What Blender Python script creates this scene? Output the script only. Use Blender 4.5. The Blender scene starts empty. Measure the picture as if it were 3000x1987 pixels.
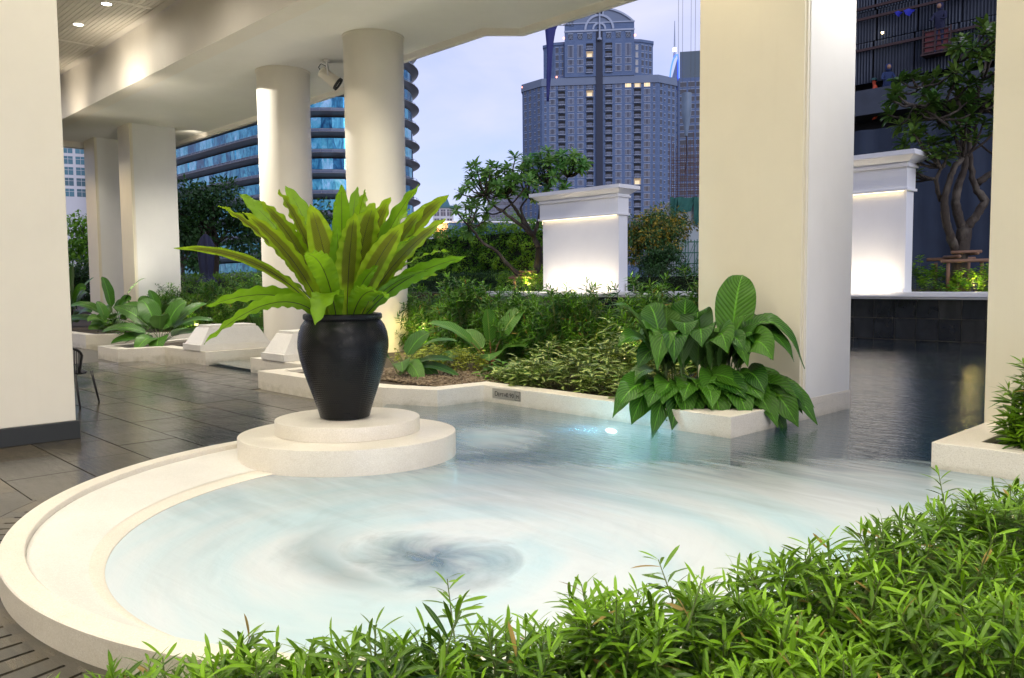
import bpy, math, random
import numpy as np
from mathutils import Vector, Matrix
random.seed(7); RNG = np.random.default_rng(11)
S = bpy.context.scene; C = S.collection
R = math.radians; PI = math.pi

# ------------------------------------------------------------------ camera
cam_d = bpy.data.cameras.new('camera'); cam = bpy.data.objects.new('camera', cam_d); C.objects.link(cam)
cam_d.sensor_width = 36.0; cam_d.lens = 28.78; cam_d.clip_start = 0.05; cam_d.clip_end = 3000
_yaw, _p, _r = -0.80486, 0.068326, -0.0092237
_f = Vector((math.sin(_yaw)*math.cos(_p), math.cos(_yaw)*math.cos(_p), -math.sin(_p)))
_rt = Vector((math.cos(_yaw), -math.sin(_yaw), 0)); _up = _rt.cross(_f)
_r2 = math.cos(_r)*_rt + math.sin(_r)*_up; _u2 = -math.sin(_r)*_rt + math.cos(_r)*_up
cam.matrix_world = Matrix(((_r2.x, _u2.x, -_f.x, 0), (_r2.y, _u2.y, -_f.y, 0), (_r2.z, _u2.z, -_f.z, 1.6), (0, 0, 0, 1)))
S.camera = cam
CR = np.array([0.694, 0.72, 0.0]); CF = np.array([-0.72, 0.694, 0.0])    # horizontal right / away directions of the view

# ------------------------------------------------------------------ world: dusk sky with thin cloud
W = bpy.data.worlds.new('World'); S.world = W; W.use_nodes = True
wn = W.node_tree; wn.nodes.clear()
def wnode(t, **k):
    n = wn.nodes.new(t)
    for a, b in k.items(): setattr(n, a, b)
    return n
wo = wnode('ShaderNodeOutputWorld'); wb = wnode('ShaderNodeBackground'); wb.inputs['Strength'].default_value = 0.1
sky = wnode('ShaderNodeTexSky', sky_type='NISHITA'); sky.sun_disc = False; sky.sun_elevation = R(9); sky.sun_rotation = R(120)
sky.air_density = 1.0; sky.dust_density = 0.6; sky.ozone_density = 2.5
tc = wnode('ShaderNodeTexCoord'); mp = wnode('ShaderNodeMapping'); mp.inputs['Scale'].default_value = (1.4, 1.4, 4.5)
mp.inputs['Location'].default_value = (.3, .2, .12)
cn = wnode('ShaderNodeTexNoise'); cn.inputs['Scale'].default_value = 1.7; cn.inputs['Detail'].default_value = 7; cn.inputs['Roughness'].default_value = .52; cn.inputs['Distortion'].default_value = .35
cr = wnode('ShaderNodeValToRGB'); cr.color_ramp.elements[0].position = .34; cr.color_ramp.elements[1].position = .68
cr.color_ramp.elements[0].color = (.42, .42, .42, 1); cr.color_ramp.elements[1].color = (.97, .97, .97, 1)
tint = wnode('ShaderNodeMix', data_type='RGBA', blend_type='MULTIPLY'); tint.inputs[0].default_value = 1; tint.inputs[7].default_value = (.90, .82, 1.3, 1)
mx = wnode('ShaderNodeMix', data_type='RGBA'); mx.inputs[7].default_value = (4.5, 4.55, 5.8, 1)
wn.links.new(tc.outputs['Generated'], mp.inputs[0]); wn.links.new(mp.outputs[0], cn.inputs[0]); wn.links.new(cn.outputs[0], cr.inputs[0])
wn.links.new(sky.outputs[0], tint.inputs[6]); wn.links.new(tint.outputs[2], mx.inputs[6]); wn.links.new(cr.outputs[0], mx.inputs[0])
wn.links.new(mx.outputs[2], wb.inputs[0]); wn.links.new(wb.outputs[0], wo.inputs[0])

# ------------------------------------------------------------------ sun (after sunset, only a very soft direction in the overcast)
sd = bpy.data.lights.new('sun', 'SUN'); sd.energy = 0.7; sd.angle = R(40); sd.color = (.86, .89, 1)
so = bpy.data.objects.new('sun', sd); C.objects.link(so); so.rotation_euler = (R(70), 0, R(72))

S.view_settings.view_transform = 'Standard'; S.view_settings.look = 'None'; S.view_settings.gamma = 1; S.view_settings.exposure = 0.9
S.view_settings.use_curve_mapping = False
S.render.engine = 'CYCLES'
cy = S.cycles
cy.use_denoising = True; cy.max_bounces = 10; cy.diffuse_bounces = 5; cy.glossy_bounces = 4; cy.transmission_bounces = 4; cy.transparent_max_bounces = 12
cy.sample_clamp_indirect = 6; cy.caustics_reflective = False; cy.caustics_refractive = False

# ------------------------------------------------------------------ lamps
def lamp(kind, loc, energy, color=(1, .93, .80), size=.1, target=None, angle=120, blend=.6, name='lamp_light'):
    d = bpy.data.lights.new(name, kind); d.energy = energy; d.color = color
    if kind != 'AREA': d.shadow_soft_size = size
    if kind == 'SPOT': d.spot_size = R(angle); d.spot_blend = blend
    if kind == 'AREA':
        d.shape = 'RECTANGLE'; d.size = size if not isinstance(size, tuple) else size[0]; d.size_y = size if not isinstance(size, tuple) else size[1]
    o = bpy.data.objects.new(name, d); C.objects.link(o); o.location = loc
    if target is not None: o.rotation_euler = (Vector(target) - Vector(loc)).to_track_quat('-Z', 'Y').to_euler()
    return o

# ------------------------------------------------------------------ mesh builder
class MB:
    def __init__(s): s.V = []; s.F = []; s.n = 0; s.UV = []; s.T = []
    def add(s, V, F, mi=0, uv=None, tint=None):
        V = np.asarray(V, float).reshape(-1, 3); F = [np.asarray(f, int) for f in F] if not isinstance(F, np.ndarray) else F
        if isinstance(F, np.ndarray): s.F.append((F + s.n, mi))
        else:
            by = {}
            for f in F: by.setdefault(len(f), []).append(f)
            for k, l in by.items(): s.F.append((np.array(l) + s.n, mi))
        s.V.append(V); s.n += len(V)
        s.UV.append(np.zeros((len(V), 2)) if uv is None else np.asarray(uv, float))
        s.T.append(np.full(len(V), .5) if tint is None else np.broadcast_to(np.asarray(tint, float), (len(V),)))
        return s
    def box(s, x0, x1, y0, y1, z0, z1, mi=0, M=None):
        V = np.array([(x, y, z) for z in (z0, z1) for y in (y0, y1) for x in (x0, x1)], float)
        if M is not None: V = V @ np.array(M)[:3, :3].T + np.array(M)[:3, 3]
        return s.add(V, np.array([(0, 2, 3, 1), (4, 5, 7, 6), (0, 1, 5, 4), (2, 6, 7, 3), (1, 3, 7, 5), (0, 4, 6, 2)]), mi)
    def prism(s, poly, z0, z1, mi=0, caps=True):
        n = len(poly); P = np.array(poly, float)
        V = np.concatenate([np.c_[P, np.full(n, z0)], np.c_[P, np.full(n, z1)]])
        F = [(i, (i+1) % n, n+(i+1) % n, n+i) for i in range(n)]
        if caps: F += [tuple(range(n))[::-1], tuple(range(n, 2*n))]
        return s.add(V, F, mi)
    def frustum(s, c, z0, z1, sx0, sy0, sx1, sy1, mi=0):
        V = [(c[0]+a*sx/2, c[1]+b*sy/2, z) for z, sx, sy in ((z0, sx0, sy0), (z1, sx1, sy1)) for b in (-1, 1) for a in (-1, 1)]
        return s.add(V, np.array([(0, 2, 3, 1), (4, 5, 7, 6), (0, 1, 5, 4), (2, 6, 7, 3), (1, 3, 7, 5), (0, 4, 6, 2)]), mi)
    def lathe(s, prof, c=(0, 0), seg=48, mi=0, sx=1, sy=1, rot=0, closed=False):
        a = np.arange(seg)*2*PI/seg; V = []
        for r, z in prof:
            x = r*np.cos(a)*sx; y = r*np.sin(a)*sy
            V.append(np.c_[c[0]+x*math.cos(rot)-y*math.sin(rot), c[1]+x*math.sin(rot)+y*math.cos(rot), np.full(seg, z)])
        n = len(prof); F = []
        i = np.arange(seg); j = (i+1) % seg
        for k in range(n-1): F.append(np.c_[k*seg+i, k*seg+j, (k+1)*seg+j, (k+1)*seg+i])
        uv = np.concatenate([np.c_[i/seg, np.full(seg, k/max(1, n-1))] for k in range(n)])
        return s.add(np.concatenate(V), np.concatenate(F), mi, uv)
    def tube(s, P, r, seg=6, mi=0, cap=True, tint=None):
        P = np.asarray(P, float); n = len(P); r = np.broadcast_to(np.asarray(r, float), (n,))
        T = np.gradient(P, axis=0); T /= np.linalg.norm(T, axis=1)[:, None] + 1e-9
        ref = np.array([0, 0, 1.]) if abs(T[0][2]) < .9 else np.array([1., 0, 0])
        V = []; A = np.cross(T[0], ref); A /= np.linalg.norm(A)
        a = np.arange(seg)*2*PI/seg
        for k in range(n):
            A = A - T[k]*A.dot(T[k]); A /= np.linalg.norm(A)+1e-9; B = np.cross(T[k], A)
            V.append(P[k] + r[k]*(np.cos(a)[:, None]*A + np.sin(a)[:, None]*B))
        i = np.arange(seg); j = (i+1) % seg
        F = [np.c_[k*seg+i, k*seg+j, (k+1)*seg+j, (k+1)*seg+i] for k in range(n-1)]
        s.add(np.concatenate(V), np.concatenate(F), mi, None, tint)
        if cap:
            base = s.n - n*seg
            s.F.append((np.array([list(range(base, base+seg))[::-1]]), mi)); s.F.append((np.array([list(range(base+(n-1)*seg, base+n*seg))]), mi))
        return s
    def inst(s, tpl, M3, P, mi=0, tint=None):
        """many copies of a small template: M3 (N,3,3), P (N,3)"""
        V, F, UV = tpl; N = len(P); n = len(V)
        VV = np.einsum('kij,nj->kni', M3, V) + P[:, None, :]
        FF = (F[None] + (np.arange(N)*n)[:, None, None]).reshape(-1, F.shape[1])
        t = np.repeat(RNG.random(N) if tint is None else tint, n)
        return s.add(VV.reshape(-1, 3), FF, mi, np.tile(UV, (N, 1)), t)
    def build(s, name, mats, parent=None, smooth=False, bevel=0, angle=None, seg=2, local=False):
        me = bpy.data.meshes.new(name)
        V = np.concatenate(s.V); lo, hi = V.min(0), V.max(0); org = np.array([(lo[0]+hi[0])/2, (lo[1]+hi[1])/2, lo[2]])
        V = V - org; me.vertices.add(len(V)); me.vertices.foreach_set('co', V.astype('f').ravel())
        L = np.concatenate([f.ravel() for f, _ in s.F]); tot = np.concatenate([np.full(len(f), f.shape[1]) for f, _ in s.F])
        mi = np.concatenate([np.full(len(f), m) for f, m in s.F])
        me.loops.add(len(L)); me.loops.foreach_set('vertex_index', L.astype('i'))
        me.polygons.add(len(tot)); st = np.concatenate([[0], np.cumsum(tot)[:-1]])
        me.polygons.foreach_set('loop_start', st.astype('i')); me.polygons.foreach_set('material_index', mi.astype('i'))
        me.polygons.foreach_set('use_smooth', np.full(len(tot), bool(smooth)))
        uv = me.uv_layers.new(name='UVMap'); uv.data.foreach_set('uv', np.concatenate(s.UV)[L].astype('f').ravel())
        at = me.attributes.new('tint', 'FLOAT', 'POINT'); at.data.foreach_set('value', np.concatenate(s.T).astype('f'))
        me.update(calc_edges=True); me.validate()
        for m in (mats if isinstance(mats, (list, tuple)) else [mats]): me.materials.append(m)
        o = bpy.data.objects.new(name, me); C.objects.link(o); o.location = org
        if parent is not None:
            if local: o.parent = parent
            else: put(o, parent)
        if bevel:
            b = o.modifiers.new('bevel', 'BEVEL'); b.width = bevel; b.segments = seg; b.limit_method = 'ANGLE'; b.angle_limit = R(40); b.harden_normals = False
        if smooth and angle: 
            try: me.set_sharp_from_angle(angle=R(angle))
            except Exception: pass
        return o
def put(o, parent):
    o.parent = parent
    o.matrix_parent_inverse = parent_inv(parent)
def world_of(p):
    m = p.matrix_basis.copy()
    return m if p.parent is None else world_of(p.parent) @ p.matrix_parent_inverse @ m
def parent_inv(p): return world_of(p).inverted()
def thing(name, label, cat, loc=(0, 0, 0), rz=0, group=None):
    o = bpy.data.objects.new(name, None); C.objects.link(o); o.empty_display_size = .2
    o.location = loc; o.rotation_euler = (0, 0, rz); return tag(o, label, cat, group)
def tag(o, label=None, cat=None, group=None, kind=None):
    if label: o['label'] = label
    if cat: o['category'] = cat
    if group: o['group'] = group
    if kind: o['kind'] = kind
    return o
def share(src, name, parent, M, local=False):
    """another object on src's mesh, placed by a world matrix"""
    o = bpy.data.objects.new(name, src.data); C.objects.link(o); o.matrix_basis = M
    if parent is not None:
        if local: o.parent = parent
        else: put(o, parent)
    return o
def mat4(M3, p):
    m = Matrix.Identity(4)
    for i in range(3):
        for j in range(3): m[i][j] = float(M3[i][j])
        m[i][3] = float(p[i])
    return m
def unit(v): v = np.asarray(v, float); return v/(np.linalg.norm(v)+1e-12)
def basis(d, up=(0, 0, 1), roll=0):
    """columns: x along d, y sideways, z normal"""
    x = unit(d); y = np.cross(np.asarray(up, float), x)
    if np.linalg.norm(y) < 1e-3: y = np.cross([1., 0, 0], x)
    y = unit(y); z = np.cross(x, y)
    if roll: y, z = math.cos(roll)*y + math.sin(roll)*z, -math.sin(roll)*y + math.cos(roll)*z
    return np.stack([x, y, z], axis=1)
# ------------------------------------------------------------------ materials
class NT:
    def __init__(s, name):
        s.m = bpy.data.materials.new(name); s.m.use_nodes = True; s.t = s.m.node_tree; s.t.nodes.clear()
        s.out = s.t.nodes.new('ShaderNodeOutputMaterial')
    def n(s, t, ins=None, **k):
        x = s.t.nodes.new('ShaderNode'+t)
        for a, b in k.items(): setattr(x, a, b)
        for a, b in (ins or {}).items():
            if isinstance(b, bpy.types.NodeSocket): s.t.links.new(b, x.inputs[a])
            else: x.inputs[a].default_value = b
        return x
    def math(s, op, a, b=0.0, c=None, clamp=False):
        d = {0: a, 1: b}
        if c is not None: d[2] = c
        return s.n('Math', d, operation=op, use_clamp=clamp).outputs[0]
    def mix(s, f, a, b, mode='MIX'):
        x = s.n('Mix', {0: f, 6: a, 7: b}, data_type='RGBA', blend_type=mode); return x.outputs[2]
    def noise(s, vec, scale, detail=3, rough=.5, dist=0.0):
        d = {'Scale': scale, 'Detail': detail, 'Roughness': rough, 'Distortion': dist}
        if vec is not None: d['Vector'] = vec
        return s.n('TexNoise', d).outputs[0]
    def ramp(s, f, *stops):
        x = s.n('ValToRGB', {0: f}); e = x.color_ramp.elements
        while len(e) < len(stops): e.new(.5)
        for k, (p, c) in enumerate(stops): e[k].position = p; e[k].color = (c if len(c) == 4 else (*c, 1)) if isinstance(c, tuple) else (c, c, c, 1)
        return x.outputs[0]
    def rng(s, f, a, b, c=0., d=1.): 
        x = s.n('MapRange', {0: f, 1: a, 2: b, 3: c, 4: d}); x.clamp = True; return x.outputs[0]
    def obj(s, scale=(1, 1, 1), rot=(0, 0, 0), src='Object'):
        t = s.n('TexCoord').outputs[src]; return s.n('Mapping', {0: t, 2: rot, 3: scale}).outputs[0]
    def pos(s, scale=(1, 1, 1)):
        t = s.n('NewGeometry').outputs['Position']; return s.n('Mapping', {0: t, 3: scale}).outputs[0]
    def bump(s, h, strength=.3, dist=.01, normal=None):
        d = {'Height': h, 'Strength': strength, 'Distance': dist}
        if normal is not None: d['Normal'] = normal
        return s.n('Bump', d).outputs[0]
    def bsdf(s, col, rough=.6, normal=None, **k):
        d = {'Base Color': col if isinstance(col, bpy.types.NodeSocket) or len(col) == 4 else (*col, 1), 'Roughness': rough}
        if normal is not None: d['Normal'] = normal
        d.update(k); return s.n('BsdfPrincipled', d).outputs[0]
    def end(s, sh): s.t.links.new(sh, s.out.inputs[0]); return s.m
def c4(c): return (*c, 1)
def plain(name, col, rough=.6, var=.12, scale=3, bumps=0.15, metallic=0, bscale=60):
    t = NT(name); p = t.pos(); n = t.noise(p, scale, 4); n2 = t.noise(p, bscale, 3)
    c = t.mix(n, c4([x*(1-var) for x in col]), c4([min(1, x*(1+var)) for x in col]))
    return t.end(t.bsdf(c, rough, t.bump(n2, bumps, .004), Metallic=metallic))
def plaster(name, col, stain=(.6, .57, .5)):
    t = NT(name); p = t.pos(); n = t.noise(p, 1.3, 5, .6); st = t.noise(t.pos((6, 6, .5)), 1.4, 4, .6)
    c = t.mix(t.rng(n, .3, .7), c4([x*.95 for x in col]), c4(col)); c = t.mix(t.rng(st, .56, .85, 0, .2), c, c4([a*b for a, b in zip(col, (.86, .84, .8))]))
    h = t.math('ADD', t.noise(p, 9, 3), t.math('MULTIPLY', t.noise(p, 90, 3), .35))
    return t.end(t.bsdf(c, .55, t.bump(h, .12, .006)))
m_plaster = plaster('cream_plaster', (.83, .79, .69))
m_warmlit = plaster('warm_lit_plaster', (.80, .75, .60))  # cream plaster with warm lamplight put into its colour
m_white = plaster('white_plaster', (.84, .84, .83))
m_soffit = plaster('soffit_paint', (.84, .83, .79))
m_beam = plaster('beam_paint', (.84, .80, .73))
def terrazzo(name, col, speck=.26, stain=False):
    t = NT(name); p = t.pos(); v = t.n('TexVoronoi', {'Vector': p, 'Scale': 120.}).outputs['Distance']
    v2 = t.n('TexVoronoi', {'Vector': p, 'Scale': 190.}).outputs['Color']
    s1 = t.n('SeparateColor', {0: v2}).outputs[0]
    n = t.noise(p, 2.2, 5, .6); dirt = t.noise(t.pos((3, 3, 9)), 2.5, 5, .65)
    c = t.mix(t.rng(n, .3, .7), c4([x*.9 for x in col]), c4(col))
    c = t.mix(t.math('MULTIPLY', t.rng(s1, .74, .9), speck), c, (.36, .31, .24, 1)); c = t.mix(t.math('MULTIPLY', t.rng(s1, .2, .08), .25), c, (.97, .95, .92, 1))
    c = t.mix(t.rng(dirt, .55, .85, 0, .3), c, c4((col[0]*.68, col[1]*.64, col[2]*.55)))
    zz = t.n('SeparateXYZ', {0: p}).outputs[2]
    if stain: wl = t.math('MULTIPLY', t.rng(t.math('ADD', zz, t.math('MULTIPLY', t.math('SUBTRACT', dirt, .5), .14)), .125, .05), t.rng(t.noise(p, 7, 4), .35, .65, .12, .5)); c = t.mix(wl, c, (.34, .31, .21, 1))
    return t.end(t.bsdf(c, t.rng(n, .2, .8, .28, .5), t.bump(t.noise(p, 160, 2), .12, .002)))
m_terr = terrazzo('cream_terrazzo', (.81, .765, .67), .26, True); m_terr3 = terrazzo('clean_terrazzo', (.76, .715, .63), .18); m_terr2 = terrazzo('pale_terrazzo', (.76, .745, .71), .14)
def slate(name, a, b, wet=True):
    t = NT(name); g = t.n('ObjectInfo').outputs['Random']
    p = t.n('VectorMath', {0: t.pos(), 1: t.n('CombineXYZ', {0: t.math('MULTIPLY', g, 37.), 1: t.math('MULTIPLY', g, 11.)}).outputs[0]}, operation='ADD').outputs[0]
    q = t.n('Mapping', {0: p, 2: (0, 0, .78), 3: (2.2, 16, 1)}).outputs[0]
    st = t.noise(q, 1.5, 6, .62, .6); n = t.noise(p, 2.4, 4, .6)
    c = t.mix(t.rng(st, .3, .72), c4(a), c4(b)); c = t.mix(1.0, c, t.ramp(g, (0., (.55, .57, .60)), (.5, (.95, .95, .95)), (.85, (1.15, 1.08, .95)), (1., (1.75, 1.55, 1.2))), 'MULTIPLY')
    c = t.mix(t.rng(n, .62, .8, 0, .35), c, c4([x*1.6 for x in b]))
    h = t.math('ADD', st, t.math('MULTIPLY', n, .5))
    rough = t.math('ADD', t.rng(n, .3, .7, .06, .18), t.math('MULTIPLY', st, .10))
    return t.end(t.bsdf(c, rough, t.bump(h, .22, .010), **{'Specular IOR Level': .6}))
m_slate = slate('wet_slate', (.038, .035, .029), (.088, .078, .060))
m_grout = plain('grout', (.13, .12, .095), .6)
m_blacktile = slate('black_tile', (.012, .014, .017), (.03, .034, .04))
m_dark = plain('charcoal_paint', (.028, .032, .036), .5, bumps=.05)
m_black = plain('black_void', (.012, .013, .015), .8)
m_metal = plain('brushed_metal', (.55, .55, .53), .3, .06, 40, .05, 1.0)
m_plate = plain('steel_plate', (.50, .48, .43), .36, .10, 6, .05, .75)
m_ink = plain('engraved_ink', (.07, .065, .06), .6)
m_soil = plain('dark_soil', (.05, .036, .022), .9, .35, 30, .8)
m_bark = NT('tree_bark'); _p = m_bark.pos((1, 1, .5)); _n = m_bark.noise(_p, 16, 5, .65); _l = m_bark.noise(_p, 4, 3)
m_bark = m_bark.end(m_bark.bsdf(m_bark.mix(m_bark.rng(_l, .5, .7), m_bark.mix(_n, (.018, .013, .009, 1), (.065, .048, .032, 1)), (.12, .10, .075, 1)), .85, m_bark.bump(_n, .9, .03)))
m_wood = plain('round_timber', (.20, .11, .065), .75, .35, 14, .5)
def emit(name, col, s):
    t = NT(name); return t.end(t.n('Emission', {0: c4(col), 1: s}).outputs[0])
m_lamp = emit('lamp_glow', (1, .93, .78), 14); m_strip = emit('strip_glow', (1, .80, .5), 2.2); m_lampw = emit('warm_lamp_glow', (1, .78, .42), 9); m_uw = emit('pool_lamp_glow', (.85, .98, 1), 14)
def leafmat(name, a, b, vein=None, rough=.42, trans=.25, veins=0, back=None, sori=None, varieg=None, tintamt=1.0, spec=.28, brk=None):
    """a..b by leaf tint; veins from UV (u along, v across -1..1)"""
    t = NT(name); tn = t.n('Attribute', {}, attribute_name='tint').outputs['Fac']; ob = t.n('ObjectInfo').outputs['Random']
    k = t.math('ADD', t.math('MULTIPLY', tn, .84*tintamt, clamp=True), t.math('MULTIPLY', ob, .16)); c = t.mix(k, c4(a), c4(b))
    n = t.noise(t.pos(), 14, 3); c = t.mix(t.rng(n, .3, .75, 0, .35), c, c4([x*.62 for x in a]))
    uv = t.n('SeparateXYZ', {0: t.n('UVMap').outputs[0]}); u, v = uv.outputs[0], uv.outputs[1]; av = t.math('ABSOLUTE', v)
    nrm = None
    if brk is not None: c = t.mix(t.rng(t.noise(t.pos(), 3, 3), .50, .60, 0, .85), c, c4(brk))
    if varieg is not None:
        vn = t.noise(t.n('CombineXYZ', {0: t.math('MULTIPLY', u, 6.), 1: t.math('MULTIPLY', v, 1.6), 2: t.math('MULTIPLY', tn, 40.)}).outputs[0], 1.3, 2)
        e = t.math('ADD', t.rng(av, .95, .1), t.math('MULTIPLY', t.math('SUBTRACT', vn, .5), 2.2)); c = t.mix(t.rng(e, .5, .75, 0, .9), c, c4(varieg))
    old = t.rng(tn, 1.2, 1.3); c = t.mix(old, c, (.30, .20, .05, 1))
    if veins:
        w = t.math('SINE', t.math('MULTIPLY', t.math('SUBTRACT', u, t.math('MULTIPLY', av, .22)), veins*6.283))
        ln = t.rng(w, .55, 1.0); c = t.mix(t.math('MULTIPLY', ln, .34), c, c4(vein or [min(1, x*1.9) for x in b]))
        mid = t.rng(av, .07, .02); c = t.mix(t.math('MULTIPLY', mid, .75), c, c4(vein or [min(1, x*2.2) for x in b]))
        nrm = t.bump(t.math('ADD', t.math('MULTIPLY', w, -.5), t.math('MULTIPLY', mid, -1.)), .45, .006)
    elif vein is not None: c = t.mix(t.math('MULTIPLY', t.rng(av, .12, .03), .7), c, c4(vein))
    if sori is not None:
        bf = t.n('NewGeometry').outputs['Backfacing']
        area = t.math('MULTIPLY', t.math('MULTIPLY', t.rng(av, .62, .5), t.rng(u, .3, .36)), t.rng(u, .93, .86)); fine = t.math('SINE', t.math('MULTIPLY', t.math('ADD', u, t.math('MULTIPLY', av, .1)), 420.))
        sel = t.rng(tn, .3, .8, 0, .95)
        c = t.mix(t.math('MULTIPLY', t.math('MULTIPLY', t.math('MULTIPLY', area, bf), sel), t.rng(fine, -1, 1, .55, .85)), c, c4(sori))
    if back is not None: c = t.mix(t.math('MULTIPLY', t.n('NewGeometry').outputs['Backfacing'], .6), c, c4(back))
    p = t.bsdf(c, rough, nrm, **{'Specular IOR Level': spec}); d = {0: c}
    tr = t.n('BsdfTranslucent', d).outputs[0]
    return t.end(t.n('MixShader', {0: trans, 1: p, 2: tr}).outputs[0])
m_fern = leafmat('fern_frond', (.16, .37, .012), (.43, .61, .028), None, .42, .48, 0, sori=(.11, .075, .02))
m_rib = plain('dark_midrib', (.022, .022, .01), .4)
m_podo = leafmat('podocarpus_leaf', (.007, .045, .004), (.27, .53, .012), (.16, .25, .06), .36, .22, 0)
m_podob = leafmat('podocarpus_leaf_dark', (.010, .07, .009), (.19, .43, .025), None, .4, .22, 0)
m_big = leafmat('broad_leaf', (.012, .065, .008), (.075, .21, .016), None, .33, .16, 17, back=(.09, .16, .05))
m_hosta = leafmat('paddle_leaf', (.035, .14, .02), (.10, .27, .035), (.30, .38, .10), .34, .24, 15)
m_croton = leafmat('variegated_leaf', (.03, .11, .015), (.13, .29, .03), None, .35, .18, 0, varieg=(.52, .57, .19))
m_gold = leafmat('golden_leaf', (.22, .30, .03), (.46, .50, .07), None, .4, .3)
m_frang = leafmat('frangipani_leaf', (.09, .29, .06), (.33, .53, .11), (.22, .30, .10), .34, .42, 0)
m_frangd = leafmat('dark_frangipani_leaf', (.035, .11, .018), (.15, .23, .03), (.12, .18, .05), .38, .25, 0)
m_hedge = leafmat('hedge_leaf', (.06, .22, .02), (.32, .54, .03), None, .42, .22)
m_dtree = leafmat('dark_tree_leaf', (.018, .065, .016), (.06, .14, .03), None, .45, .2)
m_gtree = leafmat('flowering_tree_leaf', (.035, .11, .03), (.11, .22, .05), None, .5, .2, brk=(.55, .36, .03))
m_petal = leafmat('white_petal', (.7, .7, .66), (.82, .8, .7), None, .5, .3)
m_stem = plain('green_stem', (.11, .15, .04), .5); m_petiole = plain('pale_petiole', (.10, .17, .045), .45)
m_redst = plain('reddish_petiole', (.22, .09, .04), .45)
# glazed black basket-weave pot
t = NT('black_glazed_weave'); uv = t.n('UVMap').outputs[0]
u_ = t.n('SeparateXYZ', {0: uv}); gx = t.math('SINE', t.math('MULTIPLY', u_.outputs[0], 6.2832*95)); gy = t.math('SINE', t.math('MULTIPLY', u_.outputs[1], 6.2832*44))
wv = t.math('ADD', t.math('MULTIPLY', t.math('ABSOLUTE', gy), 1.), t.math('MULTIPLY', t.math('MULTIPLY', gx, gy), .55)); wn_ = t.noise(t.pos(), 5, 3)
m_pot = t.end(t.bsdf(t.mix(wn_, (.003, .0035, .005, 1), (.008, .009, .011, 1)), t.rng(wn_, .3, .7, .15, .26), t.bump(t.math('ADD', wv, t.math('MULTIPLY', wn_, .6)), .30, .007), **{'Specular IOR Level': .22, 'Coat Weight': .05, 'Coat Roughness': .12}))
# ================================================================== THE PLACE
W0 = 0.055                      # water level; terrace floor is z = 0
PC = (-4.47, 3.80)              # centre of the round basin
# ---- ground of the city and raised garden
b = MB(); b.prism([(-900, -300), (500, -300), (500, 900), (-900, 900)], -1.4, -1.2)
tag(b.build('ground', plain('city_ground', (.07, .07, .065), .9)), kind='structure')

# ---- terrace floor of slate tiles
floor_poly = [(-40, -8), (-7.25, -8)]
b = MB(); b.prism([(-40, -9), (4, -9), (4, .3), (-6.4, 1.2), (-7.55, 2.9), (-7.5, 4.4), (-8.9, 6.1), (-40, 7.6)], -.35, -.012)
floor = tag(b.build('terrace_floor', m_grout), kind='structure')
def outside_circle(poly, c, r):
    """clip a convex polygon to the outside of a circle (fine sampling)"""
    P = []
    for i in range(len(poly)):
        a, q = np.array(poly[i]), np.array(poly[(i+1) % len(poly)])
        for k in range(14): P.append(a + (q-a)*k/14)
    P = np.array(P); d = np.hypot(*(P-c).T); ins = d < r
    if ins.all(): return None
    if not ins.any(): return poly
    n = len(P); st = next(i for i in range(n) if ins[i-1] and not ins[i]); out = []; k = st
    while not ins[k % n]: out.append(P[k % n]); k += 1
    a1 = math.atan2(out[-1][1]-c[1], out[-1][0]-c[0]); a0 = math.atan2(out[0][1]-c[1], out[0][0]-c[0]); dd = (a0-a1+PI) % (2*PI)-PI
    for j in range(7): a = a1+dd*j/6; out.append(np.array([c[0]+r*math.cos(a), c[1]+r*math.sin(a)]))
    return [tuple(p) for p in out]
TX, TY, G = .91, .595, .013
tile_me = None
for jy in range(-3, 12):
    y0 = -.19+jy*TY
    for jx in range(-24, 2):
        x0 = -.0+jx*TX + (TX/2 if jy % 2 else 0); x1, y1 = x0+TX, y0+TY
        cx_, cy_ = (x0+x1)/2, (y0+y1)/2
        if cx_ > -2.5 or (cx_ > -9.2 and cy_ < -1): continue
        if cy_ > 5.9+.1 and cx_ > -19: 
            if not (cx_ < -12 and cy_ < 6.8): continue
        dp = -.72*cx_+.69*cy_; lt = .694*cx_+.72*cy_
        if dp < 1.2 or abs(lt)/dp > .72 or dp > 17: continue
        if cx_ > -7.0 and cy_ > 2.2: continue
        poly = outside_circle([(x0+G/2, y0+G/2), (x1-G/2, y0+G/2), (x1-G/2, y1-G/2), (x0+G/2, y1-G/2)], PC, 3.24)
        if poly is None or len(poly) < 4: continue
        dz = RNG.uniform(-.0012, .0012)
        if len(poly) == 4 and tile_me is not None:
            share(tile_me, 'slate_tile', floor, Matrix.Translation((cx_, cy_, -.02+dz)))
        else:
            bb = MB().prism(poly, -.02, 0.0 if tile_me is None else dz); o = bb.build('slate_tile', m_slate, floor, bevel=0)
            if len(poly) == 4 and tile_me is None: tile_me = o
b = MB()      # farther paving, where joints are too fine to see
b.prism([(-40, -9), (-23.4, -9), (-23.4, 7.6), (-40, 7.6)], -.02, -.002); b.prism([(-23.4, -9), (-9.5, -9), (-9.5, -2.2), (-23.4, -2.2)], -.02, -.003)
tag(b.build('far_paving', m_slate, floor), kind='stuff')

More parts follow.
